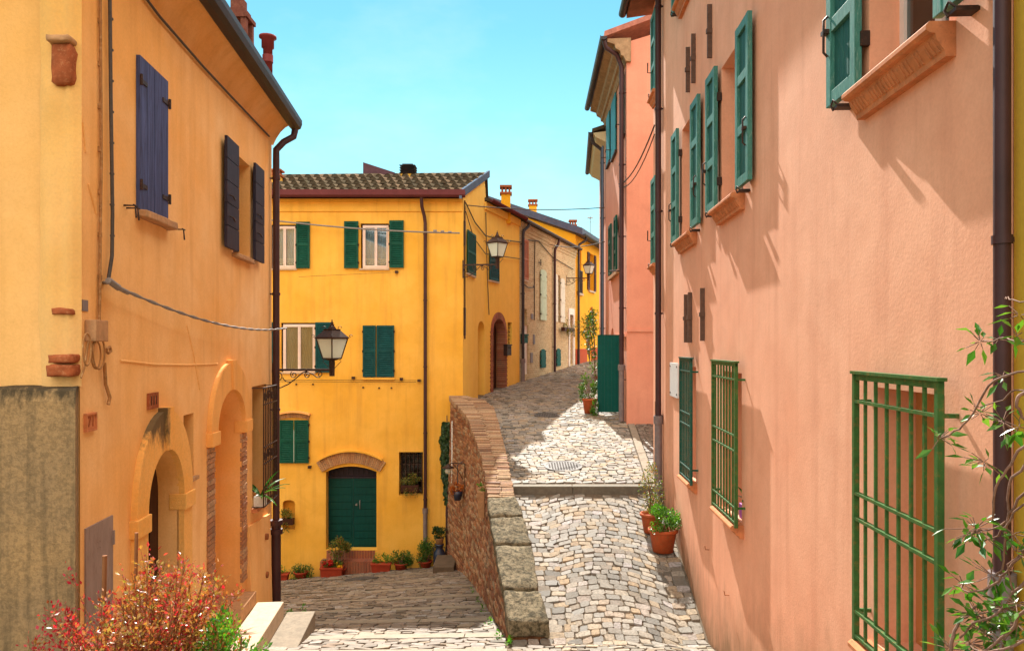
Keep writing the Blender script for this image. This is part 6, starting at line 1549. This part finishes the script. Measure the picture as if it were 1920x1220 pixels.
part(b, 'handle', 'blue_can', t)
t = thing('potted_plant', 'small dense green bush in a tan pot on top of the blue can', 'potted plant', (X(824), 21.0, zz_+.66)); pot_round(t, X(824), 21., zz_+.665, .13, .17, 'tan_stone'); b = MB(); leaves(b, Vector((X(824), 21., zz_+.98)), (.21, .21, .18), 900, .05, 0, clumps=14, w=.7); part(b, 'foliage', 'leaf_dark', t)
def trailing(label, W, x0, x1, yt, yb, p, lm, n, boxm='pot_red', L=.05, trail=.3):
    q = W.rect(x0, x1, yt, yb, p); t = thing('flower_box', label, 'flower box', W.pt((q[0]+q[1])/2, q[2], p)); b = MB(); b.wbox(W, q[0]+.05, q[1]-.05, q[2]+.02, q[2]+.2, p-.09, p+.09); part(b, 'box', 'door_brown' if boxm == 'pot_red' else boxm, t, .008)
    b = MB(); c = W.pt((q[0]+q[1])/2, q[2]+.24+(q[3]-q[2])*.25, p); leaves(b, c, ((q[1]-q[0])*.5, .16, (q[3]-q[2])*.4), n, L, 0, clumps=14)
    for k in range(7):
        s_ = q[0]+(q[1]-q[0])*R.uniform(.15, .9); l_ = R.uniform(.4, 1.)*trail
        for j in range(int(26*l_/.3)): leaves(b, W.pt(s_+R.uniform(-.03, .03), q[2]+.1-l_*R.random(), p+.11), (.03, .03, .03), 1, L, clumps=1)
    part(b, 'foliage', lm, t)
trailing('trailing plant box on the barred window right of the teal door', YF, 749, 788, 893, 922, .12, 'leaf_mix', 700)
trailing('trailing plant box below the small arched niche of the yellow wall', YF, 523, 554, 961, 984, .10, 'leaf_mix', 550)
trailing('hanging flower box on the brick house beside its white door', YS, 1055, 1075, 602, 622, .2, 'leaf_mix', 260, L=.09, trail=.4)
# ivy, sign, lamp and hood in the corner by the parapet
T = thing('ivy', 'dark ivy hanging down the yellow wall beside the parapet', 'ivy', YF.pt(X(836, 0), -3.5, .05)); b = MB()
for k in range(2400):
    v_ = R.random(); py_ = 790+150*v_; wd = (11+7*mnoise.noise(Vector((v_*7, 2, 0))))*(.5+.5*math.sin(math.pi*min(1, v_*1.15+.12)))*(1 if v_ < .8 else (1-v_)/.2*.8+.2); px_ = 838+R.uniform(-wd, wd*.55); s_, z_ = YF.px(px_, py_, .05)
    p = YF.pt(s_, z_, .03+R.random()**2*.16); nr = (Vector((0, -1, .3))+rv()*.6).normalized(); d = (Vector((0, 0, -1))+rv()*.8).normalized()
    if abs(d.dot(nr)) > .93: continue
    b.leaf(p, d, nr, R.uniform(.06, .12), .075)
part(b, 'foliage', 'leaf_dark', T)
b = MB(); b.tube([YF.pt(X(838, 0), -2., .03), YF.pt(X(839, 0), -3.4, .04), YF.pt(X(836, 0), -4.9, .03)], .012, 5); part(b, 'stem', 'bark', T)
t = thing('hanging_sign', 'narrow white sign board seen edge on beside the ivy', 'sign', (-1.74, 20.9, -3.0)); q = at(850, 845, 20.9)
b = MB(); b.hexa([q+Vector((-.035, -.25, -.85)), q+Vector((.0, -.25, -.85)), q+Vector((.02, .25, -.85)), q+Vector((-.015, .25, -.85)), q+Vector((-.035, -.25, .85)), q+Vector((.0, -.25, .85)), q+Vector((.02, .25, .85)), q+Vector((-.015, .25, .85))]); part(b, 'board', 'sign_white', t, .006)
b = MB()
for z in (.5, -.3): b.tube([q+Vector((0, 0, z)), q+Vector((.18, .1, z))], .012, 5)
part(b, 'bracket', 'iron', t)
t = thing('wall_lamp', 'small iron wall lamp with round globe on the parapet near the sign', 'lamp', at(862, 870, 18.8)); wx = pl(18.7)-.09
b = MB(); a = Vector((wx+.05, 18.7, -2.95)); b.tube([a, a+Vector((-.34, 0, .02)), a+Vector((-.42, 0, -.06))], .014, 6); b.tube([a+Vector((0, 0, .0)), a+Vector((0, 0, -.7))], .014, 6); b.tube([a+Vector((-.05, 0, -.4)), a+Vector((-.2, 0, -.12)), a+Vector((-.3, 0, 0))], .01, 5)
b.lathe([(.02, .10), (.05, .06), (.16, .0), (.15, -.01), (0, .04)], a+Vector((-.42, 0, -.10)), 14); part(b, 'bracket', 'iron', t); b = MB(); b.lathe([(0, -.10), (.06, -.08), (.085, -.02), (.06, .05), (0, .07)], a+Vector((-.42, 0, -.16)), 14); part(b, 'globe', 'bulb', t)
trailing_t = thing('hanging_basket', 'dark blue basket of rust orange flowers hung under the wall lamp', 'basket', (wx-.16, 18.8, -3.75)); b = MB(); b.lathe([(0, -.24), (.08, -.23), (.12, -.1), (.13, 0), (.11, 0), (0, -.04)], (wx-.14, 18.8, -3.65), 16); b.tube([(wx-.14, 18.8, -3.65), (wx-.14, 18.8, -3.0), (wx, 18.8, -2.9)], .01, 4); part(b, 'bowl', 'blue_can', trailing_t)
b = MB(); leaves(b, Vector((wx-.14, 18.8, -3.6)), (.18, .18, .14), 300, .06, clumps=10, w=.8); part(b, 'blossom', 'petal_orange', trailing_t)
t = thing('parapet_pipe', 'thin dark brown pipe standing in the corner of the yellow wall and parapet', 'pipe', (-1.86, 21.3, -6.3)); b = MB(); b.tube([(-1.84, 21.36, -3.9), (-1.86, 21.36, -6.3)], .05, 8); b.tube([(-1.84, 21.36, -5.2), (-1.86, 21.36, -5.3)], .065, 8); part(b, 'pipe', 'brown_metal', t)
t = thing('stone_bench', 'low dark stone block at the foot of the parapet in the lower lane', 'block', (-1.75, 19.8, -6.1)); b = MB(); zz_ = zL(-1.8, 19.6); b.box(-2.05, -1.5, 19.3, 20.4, zz_-.3, zz_+.22); part(b, 'block', painted('dark block stone', (.13, .095, .065), .85, .3), t, .015)  # block stone in a darker tone than the steps
b = MB(); leaves(b, Vector((pl(14.3)-.09, 14.3, at(893, 915, 14.3).z)), (.07, .07, .09), 70, .05, clumps=4); solo(b, 'green_sprig', 'leaf_bright', 'small bright green sprig growing in the wall planter on the parapet', 'plant', (pl(14.3)-.09, 14.3, -2.8))
# pots and climber near the green gate
potted('terracotta pot with a pale leafy plant left of the green gate', 2.22, 21.3, .22, .42, Vector((-.05, 0, .0)), 700, .07, 'leaf_green', ph=.55)
T = thing('climbing_plant', 'slender climber with white flecked leaves behind the green gate', 'plant', (2.7, 24.5, -1.5)); b = MB()
for (px0, py0, py1, n) in ((1112, 580, 640, 300), (1106, 600, 660, 260), (1112, 650, 700, 200)):
    for k in range(n): f = R.random(); leaves(b, at(px0+R.gauss(0, 4.5), py0+(py1-py0)*f, 24.5)+Vector((0, R.uniform(-.2, .2), 0)), (.05, .05, .05), 1, .085, clumps=1)
part(b, 'foliage', 'leaf_green', T); b = MB(); b.tube([at(1116, 735, 24.5), at(1115, 650, 24.5), at(1110, 575, 24.5)], .02, 5); b.tube([at(1115, 670, 24.5), at(1104, 610, 24.5)], .012, 5); part(b, 'stem', 'bark', T)
T = shrub('shrub', 'small bright green shrub at the left foot of the green gate', 'shrub', Vector((2.32, 20.85, zU(0, 20.85))), Vector((2.30, 20.85, zU(0, 20.85)+.25)), (.13, .13, .26), 350, .06, 'leaf_bright')
T = shrub('tall_pot_plant', 'tall palm like plant on a stand before the deep yellow house', 'plant', YS.pt(37.6, -.9, .6), YS.pt(37.6, 1.0, .5), (.45, .4, .75), 420, .16, 'leaf_green', None, 10, .35)
# plants on the barred windows
def spiky(label, W, s_, z_, p, n, L, lm, potm):
    t = thing('window_plant', label, 'potted plant', W.pt(s_, z_, p)); b = MB(); b.wbox(W, s_-.09, s_+.09, z_, z_+.17, p-.08, p+.08); part(b, 'pot', potm, t, .008); b = MB()
    for k in range(n):
        d = (Vector((R.uniform(-.7, .9), R.uniform(-.9, .6), R.uniform(.15, 1.1)))).normalized(); l_ = L*R.uniform(.6, 1.1); c = W.pt(s_, z_+.17, p); vs = []
        sd = d.cross(Vector((0, 0, 1))).normalized()*.028
        for j in range(6):
            f = j/5; c_ = c+d*l_*f-Vector((0, 0, .35*l_*f*f)); w_ = math.sin(math.pi*(f*.9+.1))
            vs += [c_+sd*w_, c_-Vector((0, 0, .008)), c_-sd*w_]
        b.add(vs, [q_ for j in range(5) for q_ in ((j*3, j*3+1, j*3+4, j*3+3), (j*3+1, j*3+2, j*3+5, j*3+4))])
    part(b, 'leaves', lm, t)
spiky('long leaved plant in a pale pot behind the wrought iron grille of the orange house', LW, gw[0]+.12, gw[2]+.0, .09, 12, .62, 'leaf_vine', 'white_paint')
spiky('green plant in a purple pot behind the middle green window grille of the pink house', RW, 8.55, -1.98, -.12, 10, .5, 'leaf_vine', 'purple')
# small weeds along the walls
b = MB()
for (x_, y_, n) in ((pl(10.3)-.14, 10.3, 40), (pl(11.4)-.18, 11.4, 30), (pl(12.6)-.18, 12.6, 30), (pl(13.6)-.18, 13.6, 20), (-3.8, 12.75, 50), (-3.7, 13.2, 30), (.08+.12, 11.9, 16), (-.05, 9.95, 50), (pl(15)-.18, 15, 20)):
    leaves(b, Vector((x_, y_, (zU if x_ > .05 else zL)(x_, y_)+.06)), (.06, .10, .06), n, .05, clumps=5)
struct(b, 'weeds', 'leaf_bright', kind='stuff')

# ------------------------------------------------------------------ street lamps and overhead wires
def lamp(label, P0, D, length, k, zdrop=.0):
    D = Vector(D).normalized(); Zv = Vector((0, 0, 1)); S = D.cross(Zv); t = thing('street_lamp', label, 'street lamp', P0, 'wrought iron bracket lanterns')
    Q = lambda u, z, s_=0.: P0+D*u+Zv*z+S*s_
    b = MB(); b.hexa([Q(0, -.016*k, -.016*k), Q(length, -.016*k, -.016*k), Q(length, -.016*k, .016*k), Q(0, -.016*k, .016*k), Q(0, .022*k, -.016*k), Q(length, .022*k, -.016*k), Q(length, .022*k, .016*k), Q(0, .022*k, .016*k)])
    b.hexa([Q(-.02, -.32*k, -.02*k), Q(.012, -.32*k, -.02*k), Q(.012, -.32*k, .02*k), Q(-.02, -.32*k, .02*k), Q(-.02, .12*k, -.02*k), Q(.012, .12*k, -.02*k), Q(.012, .12*k, .02*k), Q(-.02, .12*k, .02*k)])
    def spi(cu, cz, r0, st, dr_, turns=1.35):
        b.tube([Q(cu+r0*(1-.75*i/24)*math.cos(st+dr_*turns*2*math.pi*i/24), cz+r0*(1-.75*i/24)*math.sin(st+dr_*turns*2*math.pi*i/24)) for i in range(25)], .0085*k, 5)
    L_ = length
    b.tube([Q(0, -.29*k), Q(L_*.13, -.29*k), Q(L_*.27, -.23*k), Q(L_*.42, -.12*k), Q(L_*.52, -.04*k), Q(L_*.6, -.018*k)], .010*k, 5)
    spi(L_*.08, -.11*k, .075*k, 1.2, -1); spi(L_*.36, -.075*k, .058*k, 2.2, 1); spi(L_*.60, -.085*k, .05*k, 1.5, 1); spi(L_*.82, -.07*k, .05*k, 2.6, -1, 1.2)
    b.tube([Q(L_*.16, -.12*k), Q(L_*.21, -.18*k), Q(L_*.30, -.2*k), Q(L_*.38, -.16*k)], .0085*k, 5); b.tube([Q(L_*.6, -.03*k), Q(L_*.7, -.07*k), Q(L_*.77, -.12*k), Q(L_*.83, -.12*k)], .0085*k, 5)
    part(b, 'bracket', 'iron', t)
    b = MB(); e = .035*k; o = length+e
    ang = rad(32); F = [(D*math.cos(ang)+S*math.sin(ang)), (-D*math.sin(ang)+S*math.cos(ang))]
    C = lambda z, h: [P0+D*o+Zv*z+F[0]*(h*a_)+F[1]*(h*b__) for a_, b__ in ((-1, -1), (1, -1), (1, 1), (-1, 1))]
    def frus(z0, h0, z1, h1): b.hexa(C(z0, h0)+C(z1, h1))
    frus(-.10*k, .030*k, .16*k, .034*k); frus(.16*k, .05*k, .19*k, .10*k)
    zg0, zg1, hb, ht = .19*k, .52*k, .105*k, .178*k
    for a_, c_ in zip(C(zg0, hb), C(zg1, ht)): b.tube([a_, c_], .011*k, 5)
    for zz, hh in ((zg0, hb), (zg1, ht)):
        q_ = C(zz, hh)
        for i in range(4): b.tube([q_[i], q_[(i+1) % 4]], .011*k, 5)
    frus(zg1, ht+.02*k, zg1+.02*k, ht+.02*k); frus(zg1+.02*k, ht+.012*k, zg1+.14*k, .09*k); frus(zg1+.14*k, .10*k, zg1+.155*k, .10*k); frus(zg1+.155*k, .05*k, zg1+.2*k, .032*k)
    b.lathe([(0, 0), (.03*k, 0), (.04*k, .02*k), (.02*k, .045*k), (.028*k, .06*k), (.008*k, .08*k), (.012*k, .10*k), (0, .115*k)], P0+D*o+Zv*(zg1+.2*k), 10)
    for q_ in C(zg1+.02*k, ht+.02*k):
        dd = (q_-(P0+D*o+Zv*(zg1+.02*k))).normalized(); b.tube([q_+dd*(.035*k-.030*k*(i/10))*math.cos(i*.55)+dd*.02*k+Zv*(.03*k*(1-.6*i/10)*math.sin(i*.55)+.015*k) for i in range(11)], .005*k, 4)
    for q_ in C(zg1+.15*k, .09*k):
        dd = (q_-(P0+D*o+Zv*(zg1+.15*k))).normalized(); b.tube([q_+dd*(.03*k)*math.cos(i*.5)+Zv*(.03*k*math.sin(i*.5)+.02*k) for i in range(9)], .005*k, 4)
    for q_ in C(.14*k, .06*k):
        dd = (q_-(P0+D*o+Zv*(.14*k))).normalized(); b.tube([P0+D*o+Zv*.02*k+dd*.03*k, q_+dd*.02*k-Zv*.04*k, q_+dd*.06*k, q_+dd*.05*k+Zv*.035*k, q_+dd*.025*k+Zv*.02*k], .005*k, 4)
    lt = part(b, 'lantern', 'iron', t)
    b = MB(); A_, B__ = C(zg0+.01*k, hb-.006*k), C(zg1-.01*k, ht-.006*k)
    for i in range(4):
        a_, c_, d_, e_ = A_[i], A_[(i+1) % 4], B__[(i+1) % 4], B__[i]; cen = (a_+c_+d_+e_)/4-(P0+D*o+Zv*((zg0+zg1)/2)); cen = cen.normalized()*.004
        b.hexa([a_, c_, c_-cen, a_-cen, e_, d_, d_-cen, e_-cen])
    subpart(b, 'glass', 'lamp_glass', lt, t)
    return t
s_, z_ = LW.px(512, 694, .12)
lamp('nearest street lantern, on a scrolled bracket at the far corner of the orange house', Vector((-3.93, 12.3, -.40)), (1, 0, 0), .93, 1.0)
q = at(868, 497, 21.45); lamp('street lantern on the corner of the yellow house before the green shutters', Vector((-1.40, 21.45, q.z)), (1, -.15, 0), .95, 1.16)
q = at(1063, 522, 35.4); lamp('farthest small street lantern, on the brick house before the deep yellow house', YS.pt(35.3, q.z, .0), (1, -.1, 0), 1.02, 1.12)
def wire(label, pts, r, mat='cable'):
    return cable('overhead_wire', label, pts, r, mat, 'wire')
A, B_ = at(400, 398, 21.25), at(862, 437, 21.25)
def ends(b):
    for f in (.9, .93, .96): p = A.lerp(B_, f); b.tube([p-Vector((.05, 0, 0)), p+Vector((.05, 0, 0))], .035, 6)
cable('overhead_wire', 'pale cable slung across the upper windows of the yellow house front', catenary(A, B_, .12), .024, 'steel', 'wire', extra=ends)
wire('wire crossing high above the street from the yellow gable to the rose pink house', catenary(YC.pt(21.9, at(0, 385, 21.9).z, .05), PS.pt(25.2, at(0, 389, 25.2).z, .05), .1), .016)
wire('wire from the brick house over the street to the pink side wall below the eaves', catenary(YS.pt(32., at(0, 458, 32).z, .1), PS.pt(25.2, at(0, 453, 25.2).z, .05), .15), .016)
wire('slack wire climbing from the rose pink side wall to the salmon house', catenary(PS.pt(21., at(0, 345, 21).z, .05), RW.pt(13.95, at(0, 235, 13.95).z, .15), .25), .016)
wire('second slack wire just under the climbing wire to the far downpipe', catenary(PS.pt(21., at(0, 350, 21).z, .05), RW.pt(13.95, at(0, 252, 13.95).z, .15), .32), .012)
wire('wire bundle sagging along the upper side wall of the yellow house', [YC.pt(21.7, 4.15, .04), YC.pt(23, 3.8, .05), YC.pt(24.8, 3.65, .05), YS.pt(26.5, 3.75, .05), YS.pt(28.5, 3.95, .05)], .02)
wire('thin wire drooping under the wire bundle on the yellow side wall', [YC.pt(21.7, 3.9, .04), YC.pt(22.8, 3.3, .05), YC.pt(24.8, 3.05, .05), YS.pt(28.4, 3.3, .05)], .014)
wire('vertical wire dropping down the ochre terrace wall between shutter and arch', wallpts(YS, [(911, 398), (912, 450), (914, 520), (917, 590)], .04), .016)
